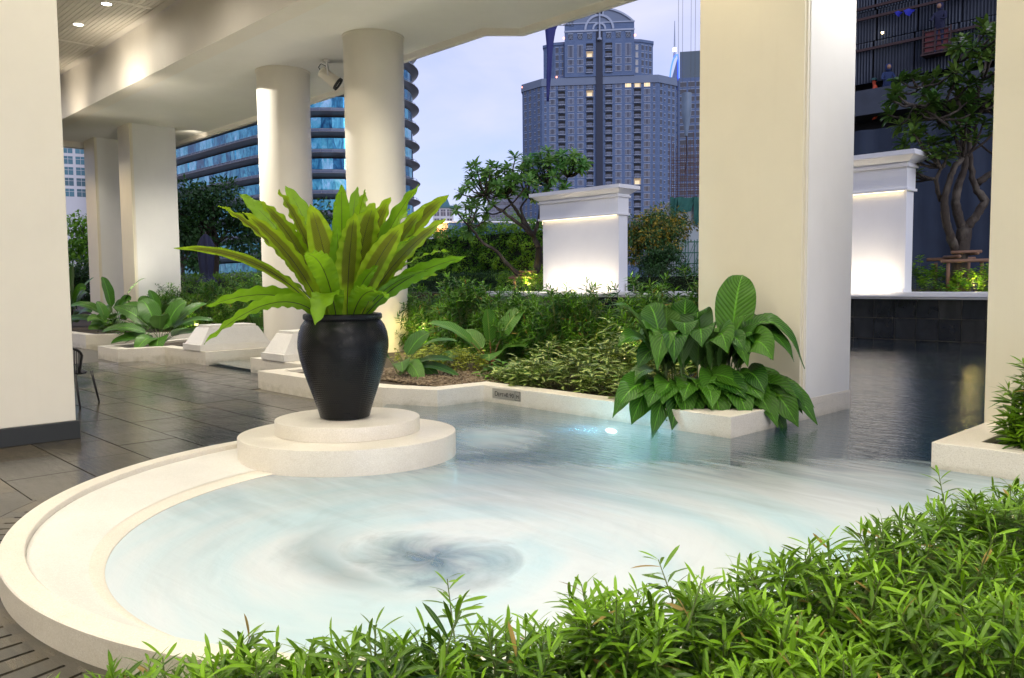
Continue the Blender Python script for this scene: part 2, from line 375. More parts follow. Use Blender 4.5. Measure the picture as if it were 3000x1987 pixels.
# ---- drain ring of slotted stone round the basin
ring = thing('drain_ring', 'ring of slotted dark drain stones around the round basin', 'drain', (PC[0]-2.2, PC[1]-2.2, 0))
b = MB(); a = np.linspace(R(150), R(310), 90)
for r0, r1, z in ((2.84, 3.2, -.03),):
    V = np.concatenate([np.c_[PC[0]+r*np.cos(a), PC[1]+r*np.sin(a), np.full(len(a), z)] for r in (r0, r1)]); i = np.arange(len(a)-1)
    b.add(V, np.c_[i, i+1, len(a)+i+1, len(a)+i])
b.build('channel', m_black, ring)
st0 = None
for k in range(58):
    a0 = R(158)+k*R(2.55)*1.0; w = R(2.55)/2
    def wedge(r0, r1, wa, wb): return [(r*math.cos(q), r*math.sin(q)) for r, q in ((r0, -wa), (r1, -wb), (r1, wb), (r0, wa))]
    if st0 is None:
        bb = MB(); 
        for pl in (wedge(2.855, 2.93, w*.995, w*.995), wedge(2.93, 3.13, w*.84, w*.84), wedge(3.13, 3.235, w*.99, w*.99)): bb.prism(pl, -.028, .001)
        st0 = bb.build('drain_stone', m_slate, None); base = np.array(st0.location); st_off = base
        st0.matrix_basis = Matrix.Translation((PC[0], PC[1], 0)) @ Matrix.Rotation(a0, 4, 'Z') @ Matrix.Translation(tuple(base)); put(st0, ring)
    else: share(st0, 'drain_stone', ring, Matrix.Translation((PC[0], PC[1], 0)) @ Matrix.Rotation(a0, 4, 'Z') @ Matrix.Translation(tuple(base)))

# ---- the pool: floor and walls, round basin with rim, cove and ledge
def ringmesh(b, prof, a0, a1, n, c=PC, mi=0):
    a = np.linspace(a0, a1, n); V = np.concatenate([np.c_[c[0]+r*np.cos(a), c[1]+r*np.sin(a), np.full(n, z)] for r, z in prof])
    i = np.arange(n-1); F = np.concatenate([np.c_[k*n+i, k*n+i+1, (k+1)*n+i+1, (k+1)*n+i] for k in range(len(prof)-1)])
    b.add(V, F[:, ::-1], mi)
b = MB(); b.prism([(-32, 2), (10, 1), (10, 24), (-32, 24)], -1.05, -.85)
tag(b.build('pool_floor', plain('pool_floor_tile', (.035, .10, .19), .5, .3, 1.5)), kind='structure')
basin = thing('round_basin', 'round cream terrazzo basin with curved rim, milky water swirling inside', 'basin', (PC[0], PC[1], -.3))
A0, A1 = R(163), R(375)
b = MB(); ringmesh(b, [(2.74, .0), (2.74, .135), (2.745, .14), (2.865, .14), (2.872, .134), (2.872, -.3)], A0, A1, 150)
b.build('rim', m_terr3, basin, smooth=True, angle=35)
# eccentric bench: the sloping seat and flat ledge taper away toward the viewer's side, where they meet the rim
C1, R1, C2, R2 = (-4.10, 3.51), 2.25, (-4.006, 3.436), 2.13
def crescent(b, rings, a0, a1, n=150):
    a = np.linspace(a0, a1, n); V = np.concatenate([np.c_[c[0]+r*np.cos(a), c[1]+r*np.sin(a), np.full(n, z)] for c, r, z in rings]); i = np.arange(n-1)
    b.add(V, np.concatenate([np.c_[k*n+i, k*n+i+1, (k+1)*n+i+1, (k+1)*n+i] for k in range(len(rings)-1)]))
lerp = lambda q: (PC[0]+(C1[0]-PC[0])*q, PC[1]+(C1[1]-PC[1])*q)
b = MB(); crescent(b, [(lerp(q), 2.739+(R1-2.739)*q, z) for q, z in ((0, .098), (.03, .103), (.10, .104), (.25, .100), (.5, .090), (.75, .078), (.92, .070), (1., .0685))], A0-R(8), R(345)); b.build('cove', m_terr2, basin, smooth=True)
b = MB(); crescent(b, [(C1, R1+.01, .066), (C1, R1, .0665), (C2, R2+.012, .0665), (C2, R2, .060), (C2, R2-.004, -.8)], A0-R(8), R(352)); b.build('ledge', m_terr3, basin, smooth=True, angle=35)
t = NT('basin_floor_stone'); m_bfloor = t.end(t.bsdf(t.mix(t.noise(t.pos(), 2, 3), (.04, .20, .36, 1), (.08, .30, .44, 1)), .6))
b = MB(); b.lathe([(2.15, -.66), (1.2, -.66), (.01, -.66)], C2, 64); b.build('basin_floor', m_bfloor, basin)

# ---- water
t = NT('pool_water')
P = t.n('NewGeometry').outputs['Position']
def swirl(cx_, cy_, k, rs, asc):
    d = t.n('VectorMath', {0: P, 1: (cx_, cy_, W0)}, operation='SUBTRACT').outputs[0]; sp = t.n('SeparateXYZ', {0: d})
    r = t.n('VectorMath', {0: d}, operation='LENGTH').outputs['Value']; an = t.math('ADD', t.math('ARCTAN2', sp.outputs[1], sp.outputs[0]), t.math('MULTIPLY', r, k))
    return r, t.n('CombineXYZ', {0: t.math('MULTIPLY', r, rs), 1: t.math('MULTIPLY', t.math('COSINE', an), asc), 2: t.math('MULTIPLY', t.math('SINE', an), asc)}).outputs[0]
r1, v1 = swirl(-3.58, 2.82, 1.0, 2.6, .85)
r2, v2 = swirl(-4.0, 3.4, .5, 5.2, 1.1)
n1 = t.noise(v1, 1.15, 6, .6, .5); n2 = t.noise(v2, 1.6, 6, .62, .3)
sp = t.n('SeparateXYZ', {0: P}); X_, Y_ = sp.outputs[0], sp.outputs[1]
# streaks of the stream that leaves to the right
q = t.n('Mapping', {0: P, 2: (0, 0, R(-14)), 3: (.5, 3.0, 1)}).outputs[0]; n3 = t.noise(q, 1.1, 6, .62, .8)
# the milk lies on the near side of a line from the pedestal to the right-hand planter
s_ = t.math('ADD', t.math('MULTIPLY', t.math('ADD', X_, 5.62), .70), t.math('MULTIPLY', t.math('SUBTRACT', Y_, 3.25), -.71))
far = t.rng(t.math('ADD', X_, t.math('MULTIPLY', Y_, .55)), .2, 1.4)
n4 = t.noise(t.n('Mapping', {0: P, 2: (0, 0, R(-16)), 3: (.9, 8, 1)}).outputs[0], 1.2, 5, .6, .5)
milk = t.math('ADD', s_, t.math('ADD', t.math('MULTIPLY', t.math('SUBTRACT', n3, .5), 1.35), t.math('MULTIPLY', t.math('SUBTRACT', n4, .5), .4)))
milk = t.rng(milk, -.75, 1.05)
milk = t.math('POWER', milk, .6)
# the whirlpool eye, one dark arm curling off its left side, fine soft streaks elsewhere
de = t.n('VectorMath', {0: P, 1: (-3.56, 2.80, W0)}, operation='SUBTRACT').outputs[0]
dq = t.n('Mapping', {0: de, 2: (0, 0, R(-46)), 3: (1.0, 1.25, 1)}).outputs[0]; re_ = t.n('VectorMath', {0: dq}, operation='LENGTH').outputs['Value']
wob = t.math('MULTIPLY', t.math('SUBTRACT', n1, .5), .75)
eye = t.math('MULTIPLY', t.rng(t.math('ADD', re_, wob), .62, .06), .82)
se = t.n('SeparateXYZ', {0: dq}); ang = t.math('ARCTAN2', t.math('MULTIPLY', se.outputs[1], -1.), t.math('MULTIPLY', se.outputs[0], -1.))
aw = t.math('ABSOLUTE', t.math('SUBTRACT', t.math('ADD', re_, t.math('MULTIPLY', wob, .5)), t.math('ADD', .78, t.math('MULTIPLY', ang, -.20))))
arm = t.math('MULTIPLY', t.math('MULTIPLY', t.rng(aw, .30, .0), t.rng(t.math('ABSOLUTE', t.math('SUBTRACT', ang, .35)), 1.25, .25)), .42)
foam = t.math('MULTIPLY', milk, t.math('SUBTRACT', 1., t.math('MAXIMUM', eye, arm)))
foam = t.math('MULTIPLY', foam, t.rng(n2, .2, .5, .93, 1.))
foam = t.math('MULTIPLY', foam, t.rng(n1, .28, .5, .90, 1.))
# a bubbling inlet beside the pedestal
di = t.n('VectorMath', {0: P, 1: (-6.15, 5.25, W0)}, operation='SUBTRACT').outputs[0]; ri = t.n('VectorMath', {0: t.n('VectorMath', {0: di, 1: (1.15, 1.0, 1)}, operation='MULTIPLY').outputs[0]}, operation='LENGTH').outputs['Value']
inl = t.math('MULTIPLY', t.rng(t.math('ADD', ri, t.math('MULTIPLY', t.math('SUBTRACT', n3, .5), .8)), .95, .3), .78)
foam = t.math('MAXIMUM', foam, inl)
dr = t.n('VectorMath', {0: P, 1: (C2[0], C2[1], W0)}, operation='SUBTRACT').outputs[0]; rr = t.n('VectorMath', {0: dr}, operation='LENGTH').outputs['Value']
inside = t.rng(rr, 2.34, 2.16)
clear = t.math('MAXIMUM', inside, t.rng(t.math('ADD', t.math('MULTIPLY', X_, .6), Y_), 1.2, 2.2))
foam = t.math('MULTIPLY', foam, clear)
hue = t.noise(v1, .8, 4, .5)
cf = t.mix(t.rng(hue, .36, .62), (.43, .59, .67, 1), (.58, .64, .69, 1)); cf = t.mix(t.rng(t.math('SUBTRACT', rr, r1), .6, 1.6, 0, .65), cf, (.48, .57, .55, 1))
bm = t.noise(t.n('Mapping', {0: P, 2: (0, 0, R(-44)), 3: (2.2, 9, 1)}).outputs[0], 1.6, 5, .6, .6)
nb = t.bump(t.math('ADD', bm, t.math('MULTIPLY', t.noise(t.n('Mapping', {0: P, 2: (0, 0, R(-44)), 3: (5, 26, 1)}).outputs[0], 1.3, 3), .4)), .26, .04); nf = t.bump(t.math('ADD', t.math('ADD', n1, n3), t.math('MULTIPLY', n4, .25)), .2, .03)
fr = t.n('Fresnel', {'IOR': 1.33, 'Normal': nb}).outputs[0]
body = t.n('MixShader', {0: .42, 1: t.n('BsdfTransparent', {0: (.62, .84, .92, 1)}).outputs[0], 2: t.n('MixShader', {0: .5, 1: t.n('BsdfDiffuse', {0: (.03, .11, .18, 1)}).outputs[0], 2: t.n('BsdfTranslucent', {0: (.05, .20, .30, 1)}).outputs[0]}).outputs[0]}).outputs[0]
clearw = t.n('MixShader', {0: t.math('MINIMUM', t.math('MULTIPLY', fr, 1.5), 1.), 1: body, 2: t.n('BsdfGlossy', {0: (1, 1, 1, 1), 'Roughness': .06, 'Normal': nb}).outputs[0]}).outputs[0]
foams = t.bsdf(cf, .35, nf, **{'Specular IOR Level': .3})
m_water = t.end(t.n('MixShader', {0: foam, 1: clearw, 2: foams}).outputs[0])
a = np.linspace(R(160), R(372), 90)
poly = [(PC[0]+2.742*math.cos(q), PC[1]+2.742*math.sin(q)) for q in a] + [(-1.5, 5.5), (-1.5, 6.9), (9, 6.9), (9, 21.12), (-30, 21.12), (-30, 8), (-9.2, 6.6), (-7.3, 4.75)]
b = MB(); V = [(x, y, W0) for x, y in poly]; b.add(V, [tuple(range(len(V)))])
tag(b.build('water', m_water), kind='structure')

# ---- stepped round pedestal with the black pot and the fern
ped = thing('round_pedestal', 'stepped round cream terrazzo pedestal rising from the pool rim under the black pot', 'pedestal', (-6.33, 4.0, .055))
prof = lambda r, z0, z1: [(r-.05, z0), (r, z0), (r, z1-.008), (r-.003, z1-.002), (r-.01, z1), (.001, z1)]
b = MB(); b.lathe(prof(1.0, -.85, .27), (-6.33, 4.02), 128, sx=.97, sy=.86, rot=R(46)); b.build('lower_step', m_terr3, ped, smooth=True, angle=35)
b = MB(); b.lathe(prof(.62, .272, .395), (-6.38, 4.05), 128, sx=1.05, sy=.97, rot=R(46)); b.build('upper_step', m_terr3, ped, smooth=True, angle=35)
POT = (-6.38, 4.02); PZ = .397
pot = thing('flower_pot', 'tall black glazed pot with woven texture on the stepped pedestal', 'pot', (*POT, PZ))
pr = [(.0, .0), (.20, 0), (.222, .01), (.235, .06), (.27, .17), (.315, .30), (.355, .42), (.388, .54), (.405, .64), (.405, .70), (.395, .77), (.37, .84), (.338, .885), (.325, .90)]
b = MB(); b.lathe([(r, z+PZ) for r, z in pr], POT, 128); b.build('body', m_pot, pot, smooth=True, angle=50)
b = MB(); b.lathe([(r, z+PZ) for r, z in [(.322, .885), (.345, .893), (.352, .905), (.350, .935), (.340, .945), (.318, .945), (.30, .93), (.29, .86), (.0, .85)]], POT, 96); b.build('rim', m_pot, pot, smooth=True, angle=40)
RIM = np.array([POT[0], POT[1], PZ+.93])

# ---- planters (cream terrazzo boxes with a wide rim, soil inside)
def planter(label, outline, z1, rim=.28, z0=-.85, group=None, soil=True, matl=None):
    """outline counter-clockwise; rim made as prism wall by inset"""
    p = thing('planter', label, 'planter', (outline[0][0], outline[0][1], 0), 0, group)
    P = np.array(outline, float); n = len(P); ins = []
    for i in range(n):
        e0 = unit(P[i]-P[i-1]); e1 = unit(P[(i+1) % n]-P[i]); n0 = np.array([-e0[1], e0[0]]); n1 = np.array([-e1[1], e1[0]])
        ins.append(P[i] + rim*(n0+n1)/(1+n0.dot(n1)))
    ins = np.array(ins); b = MB()
    V = np.concatenate([np.c_[P, np.full(n, z0)], np.c_[P, np.full(n, z1)], np.c_[ins, np.full(n, z1)], np.c_[ins, np.full(n, z1-.12)]])
    F = []
    for k in range(3):
        for i in range(n): F.append((k*n+i, k*n+(i+1) % n, (k+1)*n+(i+1) % n, (k+1)*n+i))
    b.add(V, F); b.build('kerb', matl or m_terr, p, bevel=.006)
    if soil:
        b = MB(); b.add(np.c_[ins, np.full(n, z1-.05)], [tuple(range(n))]); b.build('soil', m_soil, p)
    return p
pl_mid = planter('long cream planter with the depth plate, between the pot and the big pillar', [(-14.2, 6.95), (-11.92, 6.95), (-11.92, 5.95), (-9.6, 5.95), (-8.75, 6.08), (-8.02, 6.40), (-7.96, 7.13), (-4.25, 7.06), (-4.235, 9.72), (-6.7, 9.722), (-6.7, 13.6), (-14.2, 13.6)], .27)
pl_left = planter('cream planter left of the water channel, big paddle leaves growing in it', [(-18.25, 6.95), (-16.15, 6.95), (-16.15, 13.4), (-21.2, 13.4), (-21.2, 9.6), (-19.75, 6.03), (-18.3, 5.98)], .27)
pl_far = planter('long low planter at the far left in front of the square columns', [(-40, 6.78), (-23.0, 6.74), (-21.3, 9.7), (-21.3, 13.4), (-40, 13.4)], .36)
pl_right = planter('cream planter at the right edge, holding the rightmost pillar', [(-2.40, 7.06), (6, 7.0), (6, 12), (-2.33, 12)], .27)
# stone weir blocks on either side of the channel
for x0, x1, lab, by in ((-17.2, -16.33, 'left cream stone block with sloping sides beside the water channel', 8.5), (-13.72, -12.9, 'right cream stone block with sloping sides, partly behind the black pot', 8.5)):
    w = thing('weir_block', lab, 'stone block', ((x0+x1)/2, 7.7, .27), 0, 'stone blocks flanking the channel')
    cx_, cyy = (x0+x1)/2, (6.92+by)/2; ly = by-6.92; wx = x1-x0
    b = MB(); b.frustum((cx_, cyy), .272, .40, wx, ly, wx, ly); b.build('base', m_terr2, w, bevel=.008)
    b = MB(); b.frustum((cx_, cyy), .40, .735, wx-.05, ly-.08, wx-.24, ly-.5); b.build('body', m_terr2, w, bevel=.006)
    b = MB(); b.frustum((cx_, cyy), .735, .785, wx-.30, ly-.56, wx-.30, ly-.56); b.build('cap', m_terr2, w, bevel=.006)
ch = thing('water_channel', 'shallow water channel with stone lip between the two sloping blocks', 'channel', (-15.2, 7.3, 0))
b = MB(); b.box(-16.148, -14.202, 7.21, 13, -.3, .04); b.build('lip', m_terr2, ch, bevel=.006)
b = MB(); b.box(-16.1, -14.25, 7.6, 12.9, .04, .05); b.build('water_sheet', m_water, ch)
g = thing('drain_grate', 'dark slotted drain grate in front of the water channel', 'grate', (-15.2, 7.1, 0))
b = MB(); b.box(-17.2, -14.2, 7.0, 7.2, -.03, -.02); b.build('channel', m_black, g)
bar0 = None
for k in range(34):
    x = -16.12+k*.057
    if bar0 is None: bar0 = MB().box(x, x+.022, 7.0, 7.2, -.02, .0).build('bar', m_dark, g)
    else: share(bar0, 'bar', g, Matrix.Translation((x+.011, 7.1, -.02)))
# depth plate
pt = thing('depth_plate', 'small steel plate reading DEPTH 0.90 M on the planter wall', 'sign', (-7.51, 7.115, .12))
PLY = lambda x: 7.13-(x+7.96)*.0189
b = MB(); V = []
for x in (-7.78, -7.25):
    for z in (.118, .243): V += [(x, PLY(x)-.006, z), (x, PLY(x)+.003, z)]
b.add(V, np.array([(0, 4, 6, 2), (2, 6, 7, 3), (0, 2, 3, 1), (4, 5, 7, 6), (0, 1, 5, 4)])); b.build('plate', m_plate, pt)
def text(body, size, loc, rot, mat, parent, name='lettering', ext=.001, align='LEFT'):
    cu = bpy.data.curves.new(name, 'FONT'); cu.body = body; cu.size = size; cu.extrude = ext; cu.align_x = align; cu.space_character = 1.06
    o = bpy.data.objects.new(name, cu); C.objects.link(o); o.location = loc; o.rotation_euler = rot
    dg = bpy.context.evaluated_depsgraph_get(); me = bpy.data.meshes.new_from_object(o.evaluated_get(dg)); mw = o.matrix_basis.copy()
    bpy.data.objects.remove(o); o = bpy.data.objects.new(name, me); C.objects.link(o); me.materials.clear(); me.materials.append(mat); o.matrix_basis = mw
    put(o, parent); return o
rz = math.atan2(-.0189, 1)
for bd, sz, x in (('D', .088, -7.735), ('EPTH', .066, -7.672), ('0.90', .080, -7.515), ('M', .066, -7.330)): text(bd, sz, (x, PLY(x)-.0075, .150), (R(90), 0, rz), m_ink, pt)
b = MB()
for x0, x1, z0, z1 in ((-7.352, -7.348, .125, .236), (-7.262, -7.258, .125, .236), (-7.352, -7.258, .232, .236), (-7.352, -7.258, .125, .129)): b.box(x0, x1, PLY(x0)-.0082, PLY(x0)-.004, z0, z1)
b.build('frame_line', m_ink, pt)
# underwater lamp below the plate wall
ul = thing('pool_lamp', 'round bright underwater lamp in the planter wall below the water', 'lamp', (-5.77, 7.08, -.1))
b = MB(); th = np.arange(24)*2*PI/24; V = [(-5.77+.075*math.cos(q), 7.070, -.06+.022*math.sin(q)) for q in th]; b.add(V, [tuple(range(24))]); b.build('lens', m_uw, ul)
b = MB(); b.tube([(-5.77, 7.075, -.07), (-5.77, 7.066, -.07)], .055, 24, cap=False); b.build('bezel', m_metal, ul)
lamp('POINT', (-5.6, 6.45, -.12), 22, (.62, .92, 1), .05)
lamp('POINT', (-6.1, 5.3, -.3), 6, (.6, .92, .9), .1)
lamp('POINT', (-3.7, 2.9, -.45), 3, (.6, .9, .95), .15)
# planting bed at the near right, kerbed by the basin rim
a = np.linspace(R(-62), R(14), 40)
poly = [(PC[0]+2.873*math.cos(q), PC[1]+2.873*math.sin(q)) for q in a] + [(-1.5, 5.4), (-1.3, 6.85), (3, 6.9), (3, -1.6), (-2.3, -1.6)]
b = MB(); b.prism(poly, -.4, .06); bed = tag(b.build('planting_bed', m_soil), kind='structure')
b = MB(); V = [(-1.56, 5.3), (-1.3, 6.9), (-1.1, 6.9), (-1.36, 5.25)]; b.prism(V, -.85, .14); b.build('kerb', m_terr, bed)

# ---- roof: soffit slab, beam, strip ceiling, edge fascia
ZC = 6.6
roof = thing('roof_canopy', 'cream roof canopy over the terrace with deep beam and stepped outer edge', 'roof', (-10, 8, ZC))
edge = [(-31.0, 11.65), (-17.3, 11.65), (-16.9, 11.02), (-12.25, 11.02), (-11.75, 11.58), (12, 11.62)]
b = MB(); b.prism([(-31.0, 7.62)] + [(12, 7.62)] + edge[::-1], ZC, ZC+.5); b.build('soffit', m_soffit, roof)
b = MB(); P = np.array(edge); Q = P + [0, .12]
for i in range(len(P)-1):
    b.prism([tuple(P[i]), tuple(P[i+1]), tuple(Q[i+1]), tuple(Q[i])][::-1] if False else [tuple(P[i]), tuple(P[i+1]), tuple(Q[i+1]), tuple(Q[i])], ZC-.13, ZC+1.4)
b.build('edge_fascia', m_beam, roof)
b = MB(); b.box(-31.3, 12, 7.58, 8.0, ZC-.003, 7.9); b.build('beam', m_beam, roof)
b = MB(); b.box(-31.3, -31.0, 7.0, 11.9, ZC-.2, 8); b.build('end_fascia', m_beam, roof)
b = MB(); b.box(-31.3, 12, -9, 7.56, 7.86, 8.1); b.build('ceiling', m_beam, roof)
b = MB()
x = -31.0
yy = np.arange(-8.6, 7.3, .105)
for x0 in np.arange(-31, 4, 3.92):
    for y in yy: 
        if y > 1.2: b.box(x0+.06, x0+3.86, y+.006, y+.099, 7.845, 7.862)
tag(b.build('ceiling_strip', plain('ceiling_strip_paint', (.66, .62, .54), .45, .04)  , roof), kind='stuff')
b = MB(); 
for x0 in np.arange(-31, 4, 3.92): b.box(x0-.05, x0+.05, -8.6, 7.3, 7.835, 7.863)
b.box(-31, 12, 7.34, 7.44, 7.835, 7.863); b.build('ceiling_bead', m_beam, roof)

# ---- columns and pillars
def round_col(x, y, label):
    c = thing('round_column', label, 'column', (x, y, .2), 0, 'round columns carrying the roof')
    b = MB(); b.lathe([(.605, .2), (.605, ZC-.01)], (x, y), 96); b.build('shaft', m_plaster, c, smooth=True)
    b = MB(); b.lathe([(.0, ZC-.03), (.63, ZC-.03), (.63, ZC-.001)], (x, y), 96); b.build('collar', m_plaster, c, smooth=True, angle=40)
round_col(-17.86, 9.78, 'left round cream column behind the sloping stone blocks, lit bright white')
round_col(-14.19, 9.81, 'right round cream column, standing behind the fern in the black pot')
def square_col(x0, x1, y0, y1, label, z0=.25, g=.05, h=ZC):
    """plaster pillar whose corner toward the water has a stepped rebate"""
    c = thing('square_pillar', label, 'pillar', ((x0+x1)/2, (y0+y1)/2, z0), 0, 'square pillars carrying the roof')
    b = MB(); b.box(x0, x1-.03, y0, y1, z0, h-.001); b.build('front_face', m_warmlit, c, bevel=.006)
    b = MB(); b.box(x1-.029, x1-.012, y0+.045, y1, z0, h-.002); b.build('bead', m_plaster, c)
    b = MB(); b.box(x1-.0115, x1, y0+.085, y1, z0, h-.003); b.build('side_face', m_white, c, bevel=.004)  # whiter than the front, so the colour carries the cool sky light
    return c
bp = square_col(-5.58, -4.24, 8.5, 9.70, 'big square cream pillar behind the broad leaved plant, its base in the water')
b = MB(); b.box(-5.60, -4.238, 8.47, 9.712, .2, .285); b.build('base', m_terr, bp, bevel=.004)
square_col(-2.39, -1.0, 8.36, 9.7, 'square cream pillar at the right edge of the view')
square_col(-27.42, -26.36, 9.22, 10.62, 'nearer of the two tan square pillars at the far left')
square_col(-30.75, -29.66, 9.22, 10.5, 'farther tan square pillar at the far left, narrow beside the white building')
lp = thing('plaster_pillar', 'large pale pillar with black skirting at the left edge of the view', 'pillar', (-10.1, 1.6, 0))
b = MB(); b.box(-10.9, -9.40, .6, 2.625, .19, 7.8); b.build('shaft', m_plaster, lp, bevel=.008)
b = MB(); b.box(-10.93, -9.37, .57, 2.655, 0, .19); b.build('skirting', m_dark, lp, bevel=.006)
# lobby wall far behind the viewer, closing the terrace
lw = tag(MB().box(-31, 12, -9.3, -9.0, -.3, 7.9).build('lobby_wall', m_plaster), 'plain cream wall closing the terrace behind the viewer', 'wall')

# ---- recessed downlights in the strip ceiling
def downlight(x, y, en, lab, vis=True):
    d = thing('recessed_light', lab, 'ceiling light', (x, y, 7.84), 0, 'round recessed lights in the ceiling')
    b = MB(); th = np.arange(28)*2*PI/28; b.add([(x+.1*math.cos(q), y+.1*math.sin(q), 7.838) for q in th], [tuple(range(28))[::-1]]); b.build('lens', m_lamp, d)
    b = MB(); b.lathe([(.10, 7.845), (.102, 7.832), (.125, 7.832), (.13, 7.845)], (x, y), 28); b.build('trim', m_white, d, smooth=True, angle=40)
    if en: lamp('SPOT', (x, y, 7.80), en, (1, .91, .76), .12, (x, y, 0), 168, 1.0)
downlight(-19.55, 6.46, 70, 'right one of the two round recessed ceiling lights')
downlight(-21.51, 6.45, 70, 'left one of the two round recessed ceiling lights, nearer the pale pillar')
k = 0
for x in (-27.4, -23.5, -15.6, -11.7, -7.8, -3.9, 0, 3.9):
    downlight(x, 5.9, 110, 'round recessed ceiling light out of view along the beam')
for y in (2.6, -1.3, -5.2):
    for x in (-23.5, -15.6, -11.7, -7.8, -3.9, 0, 3.9): downlight(x, y, 265 if y > 0 else 300, 'round recessed ceiling light out of view over the terrace')

# ---- spotlight on the soffit, washing the left column
sp_ = thing('spotlight', 'adjustable cream spotlight hanging from the soffit beside the left column', 'spotlight', (-16.25, 9.98, ZC))
b = MB(); b.lathe([(.0, ZC-.001), (.075, ZC-.001), (.075, ZC-.05), (.06, ZC-.06), (.0, ZC-.06)], (-16.25, 9.98), 24); b.build('mount', m_white, sp_, smooth=True, angle=40)
ax = unit(.80*CR + .10*CF + np.array([0, 0, -.60])); bs = basis(ax); org = np.array([-16.22, 10.0, ZC-.38])
sd_ = bs[:, 1]
b = MB()
for s in (-1, 1): b.tube([np.array([-16.25, 9.98, ZC-.05])+sd_*s*.05, np.array([-16.25, 9.98, ZC-.08])+sd_*s*.15, org+sd_*s*.15], .016, 6)
b.build('bracket', m_white, sp_)
b = MB(); b.tube([org-ax*.22, org-ax*.20, org+ax*.0, org+ax*.22, org+ax*.23], [.08, .12, .125, .145, .145], 28); b.build('lamp_head', m_plaster, sp_, smooth=True, angle=40)
b = MB(); b.tube([org+ax*.22, org+ax*.28], [.150, .150], 28, cap=False); b.build('bezel', m_dark, sp_, smooth=True)
b = MB(); b.tube([org-ax*.2, org-ax*.27+np.array([0, 0, .05]), org-ax*.2+np.array([0, 0, .17]), org-ax*.05+np.array([0, 0, .2])], .01, 6); b.build('cable', m_dark, sp_)
# spots read from visible light, plus unseen ones added to brighten
lamp('SPOT', (-19.25, 7.2, 6.3), 520, (1, .94, .84), .03, (-18.1, 9.4, 3.3), 94, .04)          # sharp spot on the left column
lamp('SPOT', (-20.9, 6.3, 5.9), 90, (1, .88, .70), .06, (-21.2, 7.6, 7.05), 100, 1.0)       # glow on the beam
lamp('SPOT', (-25.6, 6.3, 6.2), 50, (1, .86, .66), .06, (-25.6, 7.6, 7.1), 90, 1.0)
lamp('SPOT', (-14.0, 7.9, 6.5), 30, (1, .84, .58), .1, (-14.2, 9.3, 2.0), 80, .9)
lamp('SPOT', (-3.2, 9.6, 6.4), 260, (1, .96, .9), .06, (-4.25, 9.3, 5.0), 80, .9)           # grazes the top of the big pillar's wet side
lamp('SPOT', (-5.2, 7.9, 6.5), 90, (1, .84, .58), .12, (-4.9, 8.2, 1.2), 80, .9)
lamp('SPOT', (-12.8, 8.2, 6.5), 240, (1, .92, .74), .12, (-11.6, 9.8, .4), 90, 1.)  # this and the next: unseen, added to brighten the middle shrubs
lamp('SPOT', (-9.0, 8.2, 6.5), 360, (1, .84, .58), .12, (-8.8, 9.2, .6), 110, .9)
lamp('SPOT', (-2.2, 7.8, 6.5), 90, (1, .84, .58), .12, (-2.0, 8.2, 1.2), 90, .9)
lamp('SPOT', (-27.2, 6.9, 5.9), 70, (1, .72, .36), .12, (-27, 9.2, 2.6), 90, .9)  # this and the next: unseen, added to warm the far pillar fronts
lamp('SPOT', (-30.4, 6.9, 5.9), 60, (1, .72, .36), .12, (-30.3, 9.2, 2.6), 90, .9)
lamp('SPOT', (-23.5, 10.3, 6.5), 330, (1, .92, .74), .12, (-23.5, 11.0, 1), 130, .9)  # this and the next two: unseen, added to brighten the left bank
lamp('SPOT', (-28.5, 8.6, 6.5), 70, (1, .92, .74), .12, (-28.0, 8.0, .5), 110, .9)
lamp('SPOT', (-20.0, 8.3, 6.5), 80, (1, .92, .74), .12, (-19.5, 8.0, .5), 100, .9)
lamp('SPOT', (-26.2, 11.2, 6.3), 12, (1, .88, .7), .1, (-28, 11.6, 6.55), 120, .9)

lamp('SPOT', (-.3, -1.0, 7.7), 300, (1, .94, .78), .12, (-1.4, 2.2, .4), 46, 1.0)  # this and the next: unseen spots added to brighten the foreground shrubs
lamp('SPOT', (.6, 2.8, 7.7), 260, (1, .94, .78), .12, (-1.0, 3.6, .4), 46, 1.0)
for x, y, z, e in ((-19.4, 8.9, .9, 95), (-12.4, 9.5, 1.3, 90), (-7.2, 9.0, 1.5, 70), (-25.0, 8.9, 1.0, 95), (-15.6, 9.0, .9, 80)):      # unseen uplights added in the planting to lighten the soffit
    lamp('SPOT', (x, y, z), e, (1, .93, .78), .1, (x, y-.3, 6.6), 150, 1.0)
# ---- fountain wall at the back: tiled wall, coping, two white feature walls
pw = thing('pool_wall', 'dark tiled back wall of the pool under a white coping', 'wall', (-10, 21.2, 0))
b = MB(); b.box(-23.3, 8, 21.19, 21.5, -.85, 1.10); b.build('backing', m_grout, pw)
tl0 = None; zs = (-.43, .10, .635, 1.105)
for k in range(-28, 14):
    x = -8.66+k*.516
    if x > -3.4 or x < -20.5: continue
    for j in range(3):
        z0, z1 = zs[j]+.008, zs[j+1]-.008; key = j
        if tl0 is None: tl0 = {}
        if j not in tl0:
            o = MB().box(x+.009, x+.507, 21.165, 21.188, z0, z1).build('tile', m_blacktile, pw, bevel=.003, seg=1); tl0[j] = (o, x)
        else:
            o, xo = tl0[j]; share(o, 'tile', pw, Matrix.Translation((x+.258, 21.1765+RNG.uniform(-.002, .002), z0)))
b = MB(); b.box(-23.3, 8, 21.02, 21.9, 1.165, 1.285); b.box(-23.25, 8, 21.08, 21.5, 1.108, 1.164); b.build('coping', m_white, pw, bevel=.012)
b = MB(); b.box(-26.0, -23.35, 21.05, 21.6, .58, .68); b.build('low_coping', m_white, pw, bevel=.01)
b = MB(); b.box(-26.0, -23.35, 21.15, 21.5, -.85, .578); b.build('low_wall', m_blacktile, pw)
